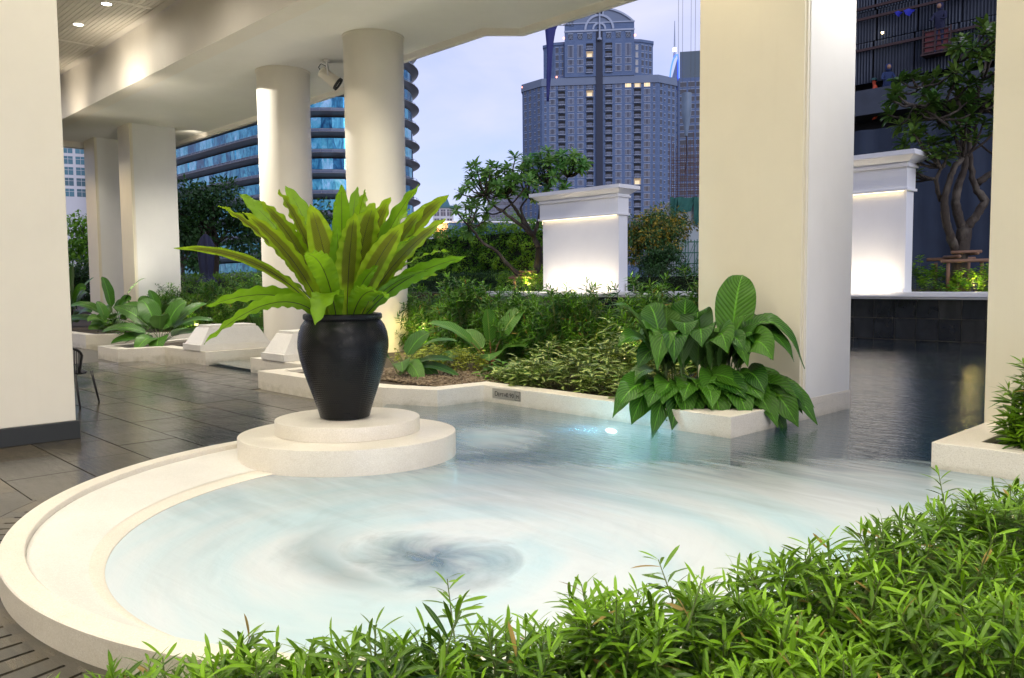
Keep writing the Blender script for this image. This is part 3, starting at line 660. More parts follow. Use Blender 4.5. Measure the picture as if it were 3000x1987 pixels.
b = MB(); b.tube([(-17.0, 21.6, 1.286), (-17.0, 21.6, 1.53), (-16.66, 21.6, 1.53), (-16.66, 21.6, 1.286)], .018, 6); b.build('spout', m_metal, pw)
def fountain_wall(x0, x1, label):
    f = thing('feature_wall', label, 'wall', ((x0+x1)/2, 21.6, 1.285), 0, 'white feature walls behind the pool')
    y0, y1 = 21.3, 21.76
    b = MB(); b.box(x0-.0, x1+.0, y0-.05, y1+.02, 1.286, 1.345); b.build('plinth', m_white, f, bevel=.008)
    b = MB(); b.box(x0, x1, y0, y1, 1.345, 3.80); b.build('panel', m_white, f, bevel=.006)
    b = MB(); b.box(x0-.12, x1+.07, y0-.13, y1+.05, 3.80, 3.87); b.build('lower_moulding', m_white, f, bevel=.01)
    b = MB(); b.box(x0-.07, x1+.03, y0-.08, y1+.02, 3.871, 4.38); b.build('frieze', m_white, f)
    b = MB(); cx_, cyy = (x0+x1)/2-.02, (y0+y1)/2-.03; wx, wy = x1-x0, y1-y0
    b.frustum((cx_, cyy), 4.381, 4.44, wx+.2, wy+.2, wx+.22, wy+.22); b.frustum((cx_, cyy), 4.441, 4.49, wx+.14, wy+.14, wx+.14, wy+.14)
    b.frustum((cx_, cyy), 4.491, 4.64, wx+.18, wy+.18, wx+.56, wy+.56); b.frustum((cx_, cyy), 4.641, 4.76, wx+.64, wy+.64, wx+.64, wy+.64); b.build('cornice', m_white, f)
    for fx in (.18, .45, .72, .9):
        xx = x0+fx*(x1-x0); u = MB(); u.lathe([(.0, 1.2855), (.05, 1.2855), (.05, 1.31), (.035, 1.313), (.0, 1.308)], (xx, 21.16), 16); u.build('uplight', m_lampw, f)
        lamp('SPOT', (xx, 21.15, 1.33), 15, (1, .82, .58), .02, (xx, 21.36, 3.2), 70, 1.0)
    lamp('AREA', ((x0+x1)/2, 20.75, 1.3), 19, (1, .86, .68), (3.2, .12), ((x0+x1)/2, 21.35, 2.75)); lamp('AREA', ((x0+x1)/2, 21.24, 3.78), 1.0, (1, .76, .45), (3.3, .04), ((x0+x1)/2, 21.29, 3.3))  # the first area light is unseen, added to brighten the whole panel
    st = MB().box(x0+.05, x1-.05, y0-.07, y0-.05, 3.785, 3.797); st.build('light_strip', m_strip, f)
    return f
fountain_wall(-20.5, -17.04, 'left white feature wall with cornice, lit from below, in front of the flowering tree')
fountain_wall(-11.43, -7.97, 'right white feature wall with cornice, half hidden by the big pillar')
# raised garden behind the pool
b = MB(); b.prism([(-60, 21.9), (10, 21.9), (10, 33.9), (-44, 33.9), (-60, 40)], -.9, 1.22); b.prism([(-60, 13.6), (-26.2, 13.6), (-26.2, 21.88), (-60, 21.88)], -.9, .3)
tag(b.build('garden_ground', m_soil), kind='structure')
# ================================================================== THE CITY BEHIND
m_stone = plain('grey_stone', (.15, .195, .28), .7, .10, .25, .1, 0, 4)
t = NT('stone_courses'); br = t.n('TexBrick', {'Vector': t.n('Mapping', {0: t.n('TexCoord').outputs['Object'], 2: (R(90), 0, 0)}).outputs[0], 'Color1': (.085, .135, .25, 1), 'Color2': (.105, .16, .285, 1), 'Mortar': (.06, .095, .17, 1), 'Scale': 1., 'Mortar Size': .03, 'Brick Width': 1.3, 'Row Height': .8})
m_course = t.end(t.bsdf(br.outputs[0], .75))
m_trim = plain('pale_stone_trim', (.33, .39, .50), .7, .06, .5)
def glassmat(name, col, rough=.08, spec=.7, wav=.02, ws=.6):
    t = NT(name); g = t.n('ObjectInfo').outputs['Random']; n = t.noise(t.pos(), ws, 3)
    c = t.mix(g, c4([x*.6 for x in col]), c4([x*1.35 for x in col]))
    return t.end(t.bsdf(c, rough, t.bump(n, 1, wav*4) if wav else None, **{'Specular IOR Level': spec, 'IOR': 1.6}))
m_wglass = glassmat('tower_window_glass', (.045, .06, .10), .12, .6, 0); m_dglass = glassmat('dark_window_glass', (.035, .04, .055), .1, .6, 0)
m_lit = emit('lit_window', (1, .78, .48), .7); m_lit2 = emit('dim_lit_window', (1, .74, .5), .22)
m_neon = emit('blue_neon', (.05, .12, 1), 2.2); m_red = emit('red_beacon', (1, .25, .18), 3)
def fplace(x, y, ang): return (x, y, 0), R(ang-90)
def prism_xz(b, poly, y0, y1, mi=0):
    n = len(poly); P = np.array(poly, float)
    V = np.concatenate([np.c_[P[:, 0], np.full(n, y), P[:, 1]] for y in (y0, y1)])
    b.add(V, [(i, (i+1) % n, n+(i+1) % n, n+i) for i in range(n)] + [tuple(range(n))[::-1], tuple(range(n, 2*n))], mi)
class Wins:
    """repeated facade pieces: shared meshes, at most `cap` single objects, the rest joined"""
    def __init__(s, parent, cap=300): s.p = parent; s.cap = cap; s.src = {}; s.n = 0; s.rest = {}
    def put(s, key, name, make, mats, x, y, z, rz=0):
        M = Matrix.Translation((x, y, z)) @ Matrix.Rotation(rz, 4, 'Z')
        if s.n < s.cap:
            if key not in s.src:
                o = make().build(name, mats, s.p, local=True); off = Matrix.Translation(tuple(o.location)); s.src[key] = (o, off); o.matrix_basis = M @ off
            else:
                o, off = s.src[key]; share(o, name, s.p, M @ off, True)
            s.n += 1
        else: s.rest.setdefault((name, tuple(id(m) for m in mats)), [mats, []])[1].append((make(), M))
    def finish(s):
        for (name, _), (mats, l) in s.rest.items():
            b = MB()
            for mb, M in l:
                A = np.array(M); off = b.n
                for V in mb.V: b.V.append(V @ A[:3, :3].T + A[:3, 3]); b.n += len(V)
                b.UV += mb.UV; b.T += mb.T; b.F += [(f+off, m) for f, m in mb.F]
            tag(b.build(name, mats, s.p, local=True), kind='stuff')
def win(w, h, sides=True):
    b = MB(); b.box(-w/2, w/2, -.03, .05, 0, h, 1)
    b.box(-w/2-.12, w/2+.12, -.16, .05, h, h+.22); b.box(-w/2-.12, w/2+.12, -.16, .05, -.16, 0)
    if sides:
        for x in (-w/2, -w*.3, w*.3, w/2): b.box(x-.06, x+.06, -.09, .05, 0, h)
    return b
def balc(w, h):
    b = MB(); b.box(-w/2, w/2, -.02, .05, 0, h, 1); b.box(-w/2-.1, w/2+.1, -.9, .05, -.28, -.05); b.box(-w/2, w/2, -.9, -.82, 1.0, 1.08)  # dark panel on the wall stands in for the shade of the recess
    for x in np.linspace(-w/2+.04, w/2-.04, 8): b.box(x-.035, x+.035, -.9, -.82, -.05, 1.0)
    b.box(-w*.36, w*.30, -.04, .05, 0, h*.62, 2); return b
def main_tower():
    loc, rz = fplace(-233.16, 278.09, 129.98)
    T = thing('apartment_tower', 'grey stone apartment tower with arched crown, stepped shoulders and rows of balconies', 'tower', loc, rz)
    K = .03635; zx = lambda cy: 122.95-cy*K; xx = lambda cx: (cx-1060.6)*K
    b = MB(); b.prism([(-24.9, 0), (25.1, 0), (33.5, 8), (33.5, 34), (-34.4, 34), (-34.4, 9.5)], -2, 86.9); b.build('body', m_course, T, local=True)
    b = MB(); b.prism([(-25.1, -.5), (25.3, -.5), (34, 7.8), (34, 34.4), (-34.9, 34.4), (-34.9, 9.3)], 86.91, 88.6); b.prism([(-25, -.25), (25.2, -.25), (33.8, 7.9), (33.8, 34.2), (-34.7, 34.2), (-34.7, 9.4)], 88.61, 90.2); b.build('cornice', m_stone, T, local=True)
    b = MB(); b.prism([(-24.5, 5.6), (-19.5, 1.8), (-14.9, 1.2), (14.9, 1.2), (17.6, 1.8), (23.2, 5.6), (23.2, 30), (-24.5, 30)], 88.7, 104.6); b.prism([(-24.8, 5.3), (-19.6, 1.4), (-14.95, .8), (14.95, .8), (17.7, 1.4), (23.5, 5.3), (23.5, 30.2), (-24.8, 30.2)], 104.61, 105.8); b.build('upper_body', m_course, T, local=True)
    b = MB(); b.box(-14.9, 14.9, -.6, 10, 90.3, 113.0); b.build('centre_block', m_course, T, local=True)
    arch = lambda r0, zc, w, n=28: [(-w, 113.0)] + [(w*math.cos(q)*-1, 113.0+r0*math.sin(q)) for q in np.linspace(.12, PI-.12, n)] + [(w, 113.0)]
    def seg(hw, rise, z0, n=30):
        Rr = (hw*hw+rise*rise)/(2*rise); a = math.asin(hw/Rr); return [(Rr*math.sin(q), z0+rise-Rr+Rr*math.cos(q)) for q in np.linspace(-a, a, n)]
    outer = seg(14.9, 6.3, 113.0); b = MB(); zc_ = [p for p in outer if abs(p[0]) >= 1.3]
    lft = [p for p in zc_ if p[0] < 0]; rgt = [p for p in zc_ if p[0] > 0]
    prism_xz(b, [(-14.9, 112.9)]+lft+[(-1.3, 119.25), (-1.3, 112.9)], -.4, 8); prism_xz(b, [(1.3, 112.9), (1.3, 119.25)]+rgt+[(14.9, 112.9)], -.4, 8); b.box(-1.3, 1.3, -.4, 8, 112.9, 116.4); b.box(-1.3, 1.3, -.4, 8, 118.6, 119.28); b.build('crown', m_stone, T, local=True)
    b = MB(); inner = seg(13.9, 5.5, 113.0)
    n = len(outer)
    for i in range(n-1): prism_xz(b, [outer[i], outer[i+1], inner[i+1], inner[i]], -1.0, -.41)
    for rr, th in ((6.4, .9), (3.0, .8)):
        q = np.linspace(0, PI, 26)
        for i in range(25): prism_xz(b, [((rr)*math.cos(q[i]), 110+rr*math.sin(q[i])), (rr*math.cos(q[i+1]), 110+rr*math.sin(q[i+1])), ((rr-th)*math.cos(q[i+1]), 110+(rr-th)*math.sin(q[i+1])), ((rr-th)*math.cos(q[i]), 110+(rr-th)*math.sin(q[i]))], -1.1, -.59)
    b.box(-15.1, 15.1, -1.0, -.601, 109.2, 109.9); b.box(-15.1, 15.1, -1.0, -.601, 112.6, 113.05)
    b.box(-1.9, -1.3, -1.1, -.4, 116.2, 119.2); b.box(1.3, 1.9, -1.1, -.4, 116.2, 119.2); b.box(-1.3, 1.3, -1.1, -.4, 118.6, 119.2)
    b.build('crown_moulding', m_trim, T, local=True)
    b = MB(); b.box(-1.45, 1.45, -.72, -.5, 0, 105.2); prism_xz(b, [(1.45*math.cos(q), 108.6+2.2*math.sin(q)) for q in np.linspace(0, PI, 16)]+[(-1.45, 105), (1.45, 105)], -.73, -.61); b.build('dark_shaft', plain('shaft_recess_shade', (.022, .03, .055), .7), T, local=True)  # dark strip paints the shade of a recess onto the front
    b = MB(); b.tube([(.15, -1.6, 105.5), (.15, -1.6, 117), (.15, -1.6, 124)], [.42, .32, .12], 8); b.lathe([(.0, 105), (.9, 105.3), (1.0, 106), (.4, 106.4)], (.15, -1.6), 12); b.build('spire', m_trim, T, local=True)
    b = MB()
    for s, x in ((-1, -15.2), (1, 15.2)): b.lathe([(0, 106.5), (.45, 106.8), (.45, 107.3), (0, 107.6)], (x, -.3), 8)
    b.lathe([(0, 90.3), (.35, 90.6), (.35, 90.9), (0, 91.2)], (-18.5, .2), 8); b.lathe([(0, 88.6), (.35, 88.8), (.35, 89.2), (0, 89.4)], (-34.3, 9.2), 8); b.build('beacon', m_red, T, local=True)
    Wn = Wins(T, 300)
    A = [m_trim, m_wglass]; B = [m_trim, m_black, m_wglass]; D = [m_trim, m_dglass]; L = [m_trim, m_lit]; L2 = [m_trim, m_lit2]
    lit = {(6, 0), (7, 0), (8, 0), (2, 1), (4, 1)}; lit2 = {(7, 12), (8, 12), (7, 13), (8, 13), (7, 14), (8, 16), (5, 17), (4, 8), (7, 20), (8, 3)}
    cols = [(500, 'w'), (612, 'b'), (722, 'w'), (834, 'w'), (947, 'b'), (1172, 'b'), (1285, 'w'), (1400, 'w'), (1510, 'b'), (1622, 'w')]
    for k in range(25):
        z = 85.35-3.18*k; 
        if z < 6: break
        for i, (cx, ty) in enumerate(cols):
            li = i-1 if i > 4 else i
            x = xx(cx); key = (i if i < 5 else i-0, k)
            l = (i-0, k)
            islit = (cx in (1400, 1510, 1622) and k == 0) or (cx == 947 and k == 1); dim = (cx == 1510 and k == 13)
            if ty == 'w': Wn.put('wl' if islit else 'wd' if dim else 'dk' if (cx == 1622 and k > 7) else 'w', 'window', lambda: win(2.6, 2.1), L if islit else L2 if dim else D if (cx == 1622 and k > 7) else A, x, 0, z)
            else: Wn.put('bl' if islit or dim else 'b', 'balcony', lambda: balc(3.0, 2.55), [m_trim, m_lit2 if dim or islit else m_black, m_lit if islit else m_wglass], x, 0, z-.2)
    for k in range(6):
        z = 101.9-3.2*k+ (0 if k else .2)
        if z < 90.5: break
        for cx, ty in ((722, 'w'), (834, 'w'), (947, 'b'), (1172, 'b'), (1285, 'w'), (1400, 'w')):
            if ty == 'w':
                if k == 0: continue
                if k == 1: Wn.put('tall' if cx != 1285 else 'tl', 'window', lambda: win(2.4, 5.0), A, xx(cx), -.6, z-.1)
                else: Wn.put('w', 'window', lambda: win(2.6, 2.1), A, xx(cx), -.6, z)
            else: Wn.put('bl' if (k == 1 and cx == 947) else 'b', 'balcony', lambda: balc(3.0, 2.55), [m_trim, m_black, m_wglass], xx(cx), -.6, z-.3)
    gr = MB(); gr.box(-1., 1., -.1, .05, 0, 2, 1); gr.box(-1.2, 1.2, -.3, .05, 2.2, 2.5)
    for q in range(3): gr.tube([(-1+q*.67, -.14, 0), (0+q*.5, -.14, 2)], .07, 4); gr.tube([(1-q*.67, -.14, 0), (0-q*.5, -.14, 2)], .07, 4)
    for cx in (722, 834, 947, 1172, 1285, 1400): Wn.put('grille', 'grille', lambda: gr, [m_trim, m_black], xx(cx), -.6, 106.2)
    aL = math.atan2(9.5, -9.5); 
    for k in range(25):
        z = 85.2-3.18*k
        if z < 6: break
        for f in (.16, .36, .60, .84):
            w = .75 if f == .36 else 1.35
            Wn.put(('wing', w), 'window', lambda: win(w, 2.1 if w > 1 else 1.1, False), D, -24.9-9.5*f, 9.5*f, z+(0 if w > 1 else .5), R(-45))
            Wn.put(('wing', w), 'window', lambda: win(w, 2.1 if w > 1 else 1.1, False), D, 25.1+8.4*f, 8*f, z+(0 if w > 1 else .5), R(43.6))
        for cx in (415, 1705): Wn.put('nar', 'window', lambda: win(.8, 2.0, False), D if cx > 1000 else A, xx(cx), 0, z+.1)
    for k in range(4):
        z = 101.4-3.2*k
        for x, y, r in ((-16.2, 1.4, -8), (-18.3, 1.65, -8), (-22.3, 3.9, -37)): Wn.put(('up', r), 'window', lambda: win(1.3, 2.2, False), D, x, y, z, R(r))
        for x, y, r in ((16.1, 1.45, 13), (18.6, 2.5, 34), (20.2, 3.6, 34), (22., 4.8, 34)): Wn.put(('up', r > 20), 'window', lambda: win(1.2, 2.1, False), D, x, y, z, R(r))
    Wn.finish()
main_tower()
def neon_tower():
    loc, rz = fplace(-242.5, 355.1, 124.33)
    T = thing('neon_tower', 'office tower with blue neon crown and needle spire, partly behind the big pillar', 'tower', loc, rz)
    z = lambda py: 1+(829-py)*.175
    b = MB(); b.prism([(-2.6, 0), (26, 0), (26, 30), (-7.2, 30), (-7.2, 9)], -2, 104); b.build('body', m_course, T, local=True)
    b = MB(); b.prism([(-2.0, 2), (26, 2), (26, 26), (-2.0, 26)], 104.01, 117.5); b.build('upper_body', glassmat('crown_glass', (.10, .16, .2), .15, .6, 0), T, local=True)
    b = MB(); q = np.linspace(0, PI/2, 10); prism_xz(b, [(-7.4+.4*0, 100)]+[(-7.2+4.6*math.sin(a), 100+16*(1-math.cos(a)) if False else 100+16*math.sin(a)) for a in q]+[(-2.6, 100)], 1, 6); b.build('crown_fin', m_stone, T, local=True)
    b = MB()
    b.tube([(-6.9, .6, 98)]+[(-7.0+4.0*(1-math.cos(a)), .6, 100+16*math.sin(a)) for a in q]+[(-2.6, .6, 112), (-2.5, .6, 103)], .42, 6); b.build('neon_tube', m_neon, T, local=True)
    b = MB(); b.tube([(-4.6, 2, 115), (-4.6, 2, 121), (-4.6, 2, 133)], [.7, .4, .15], 8); b.build('spire', m_trim, T, local=True)
    b = MB(); b.lathe([(0, 117.5), (.9, 118), (.9, 119.5), (0, 120)], (-4.6, 2), 10); b.build('beacon', emit('white_beacon', (1, .95, .85), 4), T, local=True)
    Wn = Wins(T, 160)
    for k in range(26):
        zz = 99.5-3.6*k
        if zz < 6: break
        for x in (-.6, 3.4, 7.4, 11.4): Wn.put('w', 'window', lambda: win(3.1, 2.3, False), [m_trim, m_dglass], x+.4, 0, zz)
        for f in (.25, .7): Wn.put('s', 'window', lambda: win(2.6, 2.3, False), [m_trim, m_wglass], -2.6-4.6*f, 9*f, zz, R(-63))
    Wn.finish()
neon_tower()
# ---- curved glass office building with projecting silver fins
def office_glass():
    t = NT('office_glass'); g = t.n('ObjectInfo').outputs['Random']; n = t.noise(t.pos((1, 1, .45)), .55, 5, .6, 2.2); k = t.math('ADD', t.math('MULTIPLY', g, .35), t.math('MULTIPLY', n, .75))
    c = t.ramp(k, (.34, (.01, .05, .12)), (.50, (.03, .16, .27)), (.62, (.09, .36, .46)), (.82, (.36, .56, .74)))  # mottling puts reflected sky and neighbours into the glass colour
    return t.end(t.bsdf(c, .10, None, Metallic=.85))
def curved_building():
    T = thing('glass_office_building', 'curved blue glass office building with silver sunshade fins on every storey', 'building', (-170, 100, 0))
    pts = np.array([(-262, 80.2), (-240, 80), (-220, 80), (-200, 80), (-180, 80), (-165, 80), (-156, 80.3), (-149, 81.4), (-143.6, 84.6), (-140, 89), (-138, 94), (-138, 99.5), (-140, 105), (-144.5, 110), (-152, 114), (-165, 117), (-200, 118), (-262, 118)], float)
    d = np.r_[0, np.cumsum(np.hypot(*np.diff(pts, axis=0).T))]; s = np.arange(0, d[-1], 2.2)
    Q = np.c_[np.interp(s, d, pts[:, 0]), np.interp(s, d, pts[:, 1])]
    for _ in range(3): Q[1:-1] = (Q[:-2]+2*Q[1:-1]+Q[2:])/4
    Tn = np.gradient(Q, axis=0); Tn /= np.linalg.norm(Tn, axis=1)[:, None]; N = np.c_[Tn[:, 1], -Tn[:, 0]]; n = len(Q)
    fin = plain('silver_fin', (.36, .37, .39), .32, .08, .4, .05, .6); mg = office_glass(); mr = plain('fin_rail', (.2, .22, .27), .5)
    b = MB(); b.prism([tuple(p) for p in (Q-N*1.2)[::-1]][::-1], -2, 60.2); b.build('core', m_dark, T)
    prof = [(-1.1, -.85), (.1, -.7), (1.0, -.3), (1.62, .0), (1.64, .08), (1.2, .14), (-1.1, .18)]
    fin0 = None; z0 = 3.4
    for k in range(15):
        z = z0+3.97*k; b = MB(); V = np.concatenate([np.c_[Q+N*o, np.full(n, z+zz)] for o, zz in prof]); i = np.arange(n-1)
        F = np.concatenate([np.c_[j*n+i, j*n+i+1, (j+1)*n+i+1, (j+1)*n+i] for j in range(len(prof)-1)]); b.add(V, F[:, ::-1]); b.build('fin', fin, T, smooth=True, angle=50)
        b = MB(); V = np.concatenate([np.c_[Q+N*1.1, np.full(n, z+zz)] for zz in (.62, .70)]); b.add(V, np.c_[i, i+1, n+i+1, n+i])
        for j in range(0, n): b.box(-.04, .04, -.04, .04, .2, .7, 0, Matrix.Translation((*(Q[j]+N[j]*1.1), z)))
        b.build('rail', mr, T)
        b = MB(); V = np.concatenate([np.c_[Q-N*.05, np.full(n, z+zz)] for zz in (.25, .95)]); b.add(V, np.c_[i, i+1, n+i+1, n+i]); b.build('spandrel', plain('blue_spandrel', (.10, .13, .2), .4) if k == 0 else bpy.data.materials['blue_spandrel'], T)
    # panes: single objects where they show largest
    pane0 = None; cnt = 0; rest = MB()
    for k in range(14):
        for j in range(2, n-1):
            m = (Q[j]+Q[j+1])/2; a = math.atan2(Tn[j][1], Tn[j][0])
            if m[1] > 110 or m[0] < -215: continue
            M = Matrix.Translation((m[0], m[1], z0+3.97*k+.96)) @ Matrix.Rotation(a+RNG.normal(0, .018), 4, 'Z') @ Matrix.Rotation(RNG.normal(0, .014), 4, 'X')
            vis = 4 <= k <= 11 and (m[0] > -150 or (-200 < m[0] < -166 and k <= 9))
            mk = lambda: MB().box(-1.08, 1.08, -.05, .05, 0, 2.04)
            if vis and cnt < 290:
                if pane0 is None: pane0 = mk().build('pane', mg, T); pane0.matrix_basis = M; put(pane0, T)
                else: share(pane0, 'pane', T, M)
                cnt += 1
            else: rest.box(-1.08, 1.08, -.05, .05, 0, 2.04, 0, M)
    tag(rest.build('pane', mg, T), kind='stuff')
curved_building()
def grid_building(name, label, x, y, ang, w, h, cols, rows, cw, rh, z0, wall, glass, roof=None, cat='building', ww=.78, wh=.72):
    loc, rz = fplace(x, y, ang); T = thing(name, label, cat, loc, rz)
    b = MB(); b.box(-w/2, w/2, 0, 14, -2, h); b.build('wall', wall, T, local=True)
    Wn = Wins(T, 120); 
    def mk():
        b = MB(); b.box(-cw*ww/2, cw*ww/2, -.03, .05, 0, rh*wh, 1); b.box(-cw*ww/2, cw*ww/2, -.12, .05, rh*wh, rh*wh+.15); b.box(-.05, .05, -.07, .04, 0, rh*wh); b.box(-cw*ww/2, cw*ww/2, -.071, .04, rh*wh*.62, rh*wh*.62+.1); return b
    for r in range(rows):
        for c in range(cols): Wn.put('w', 'window', mk, [wall, glass], (c-(cols-1)/2)*cw, 0, z0+r*rh)
    Wn.finish()
    if roof: 
        b = MB(); b.frustum((0, 7), h+.01, h+.8, w+1, 15, w+1, 15); b.frustum((0, 7), h+.81, h+3.6, w*.7, 10, w*.45, 5); b.build('roof', roof, T, local=True)
    return T
m_bwhite = plain('white_render', (.62, .63, .66), .7, .06, .3); m_teal = glassmat('teal_glass', (.03, .15, .21), .35, .25, 0)
grid_building('white_office_block', 'white office block with teal window grid beside the pale left pillar', -273.4, 77.35, 164, 30, 66, 9, 11, 3.4, 3.25, 29, m_bwhite, m_teal)
grid_building('white_slab_block', 'pale slab block with ribbon windows low behind the frangipani tree', -302.6, 291, 136, 24, 53, 6, 15, 3.9, 3.1, 4, plain('pale_render', (.46, .48, .54), .7), glassmat('ribbon_glass', (.16, .19, .25), .15, .6, 0), ww=.96, wh=.5)
grid_building('teal_roofed_house', 'small white building with teal roof low on the skyline beside the fern', -233, 190, 141, 7.5, 29, 3, 8, 2.3, 3.3, 3, m_bwhite, m_wglass, plain('teal_roof', (.05, .16, .19), .5))
# ---- site hoarding with blue tarpaulin and work lights behind the hedge
H = thing('site_hoarding', 'blue tarpaulin hoarding with white top rail behind the hedge', 'hoarding', (-33, 30.7, 1.2))
A_, B_ = np.array([-35.4, 28.2]), np.array([-30.7, 33.2]); hd = unit(B_-A_); hn = np.array([hd[1], -hd[0]]); Ln = np.linalg.norm(B_-A_)
m_tarp = plain('blue_tarpaulin', (.03, .09, .20), .45, .3, 2, .3); m_tarp2 = plain('tan_tarpaulin', (.30, .17, .10), .6, .2, 2, .3)
for k in range(9):
    a0, a1 = A_+hd*Ln*k/9, A_+hd*Ln*(k+1)/9; u = np.linspace(0, 1, 7); zt = 4.95-.02*k; V = []
    for z in (1.3, 3.0, zt): 
        for q in u: p = a0+(a1-a0)*(q*.985+.007)+hn*.03*math.sin(q*9+k*2+z); V.append((p[0], p[1], z))
    i = np.arange(6); F = np.concatenate([np.c_[r*7+i, r*7+i+1, (r+1)*7+i+1, (r+1)*7+i] for r in range(2)])
    MB().add(V, F).build('panel', m_tarp2 if k in (0, 8) else m_tarp, H, smooth=True)
b = MB(); b.tube([(*A_, 4.98), (*(A_+hd*Ln/2), 4.93), (*B_, 4.8)], .06, 6); b.build('top_rail', m_white, H)
for p, e in ((A_+hd*.35, 30), (B_-hd*.7, 30)): lamp('POINT', (p[0]+.3*hn[0], p[1]+.3*hn[1], 4.75), e, (1, .6, .28), .08)
b = MB()
for p in (A_+hd*.35, B_-hd*.7): b.lathe([(0, 4.86), (.09, 4.9), (.09, 5.02), (0, 5.06)], tuple(p+hn*.15), 10)
b.build('work_light', m_lampw, H)
# ---- unfinished building behind the right-hand tree
m_navy = plain('navy_cloth', (.018, .03, .055), .8, .3, 1.2, .4); m_conc = plain('site_concrete', (.05, .062, .085), .85, .3, 1.5, .5)
m_corr = plain('corrugated_sheet', (.045, .058, .085), .5, .35, 2.5, .3, .3); m_rust = plain('rusty_steel', (.045, .022, .022), .7, .3); m_bluet = plain('bright_blue_cloth', (.02, .03, .45), .6, .2)
U = thing('unfinished_building', 'dark building under construction draped in navy cloth and corrugated sheets', 'building', (-8, 36, 1.2))
b = MB(); x = np.linspace(-19.5, 6, 160); zz = np.linspace(1.2, 7.72, 5); V = []
for z in zz:
    for q in x: V.append((q, 34.1+.10*math.sin(q*3.1)+.06*math.sin(q*7.7+z*.5)+.05*math.sin(q*1.3+z), z))
i = np.arange(159); b.add(V, np.concatenate([np.c_[r*160+i, r*160+i+1, (r+1)*160+i+1, (r+1)*160+i] for r in range(4)])); b.build('cloth_screen', m_navy, U, smooth=True)
b = MB(); b.box(-19.5, 6, 35.6, 36.4, 1.2, 24); b.build('back_wall', m_black, U)
b = MB(); b.box(-19.5, 6, 33.9, 35.5, 8.3, 8.5); b.box(-19.5, 6, 33.9, 34.05, 8.501, 9.3); b.build('parapet', m_conc, U)
b = MB()
for q in np.arange(-19.2, 6, 2.55): b.box(q, q+.42, 35.0, 35.4, 8.501, 24)
b.build('post', m_conc, U)
sheet = None
for k in range(15):
    for r in range(5):
        if RNG.random() < .1: continue
        w, h = 1.56, (1.7, 1.25, 2.3, 1.9, 2.6)[r]; z = 9.75+sum((1.7, 1.25, 2.3, 1.9, 2.6)[:r]); x0 = -19.3+k*1.62+.1*(r % 2)
        q = np.arange(27); b = MB(); V = []
        for s_z in (0, 1): V += [(x0+w*i_/26, 34.75+.04*(-1)**i_+.05*(r % 3), z+s_z*h*.97) for i_ in q]
        i = np.arange(26); b.add(V, np.c_[i, i+1, 27+i+1, 27+i]); b.build('sheet', m_corr if (k+r) % 3 else m_conc, U)
b = MB()
for z in (11.04, 12.3, 12.72, 14.5): b.box(-19.5, 6, 34.55, 34.65, z, z+.10)
b.build('rail', m_rust, U)
b = MB(); b.box(-12.32, -11.5, 34.4, 34.5, 10.4, 11.2); b.build('shutter', plain('maroon_shutter', (.12, .02, .02), .6), U)
b = MB()
for z in np.arange(10.4, 11.3, .2): b.box(-12.4, -11.4, 34.34, 34.39, z, z+.04)
for q in (-12.4, -11.95, -11.4): b.box(q, q+.05, 34.33, 34.385, 10.3, 11.3)
b.build('shutter_frame', m_rust, U)
for (px, z, s) in ((-13.35, 12.12, .16), (-12.95, 12.05, .22)):
    b = MB(); u = np.linspace(0, 1, 7); V = [(px+s*(a-.5)*2*(1-.4*c), 34.4+.05*math.sin(a*7+c*4), z+s*(1-c)*.9+.05*math.sin(a*5+c*2)) for c in u for a in u]; i = np.arange(6)
    b.add(V, np.concatenate([np.c_[r*7+i, r*7+i+1, (r+1)*7+i+1, (r+1)*7+i] for r in range(6)])); b.build('blue_cloth', m_bluet, U, smooth=True)
b = MB(); b.lathe([(0, 11.55), (.05, 11.57), (.05, 11.63), (0, 11.65)], (-14.0, 34.5), 8); b.build('work_light', m_lampw, U)
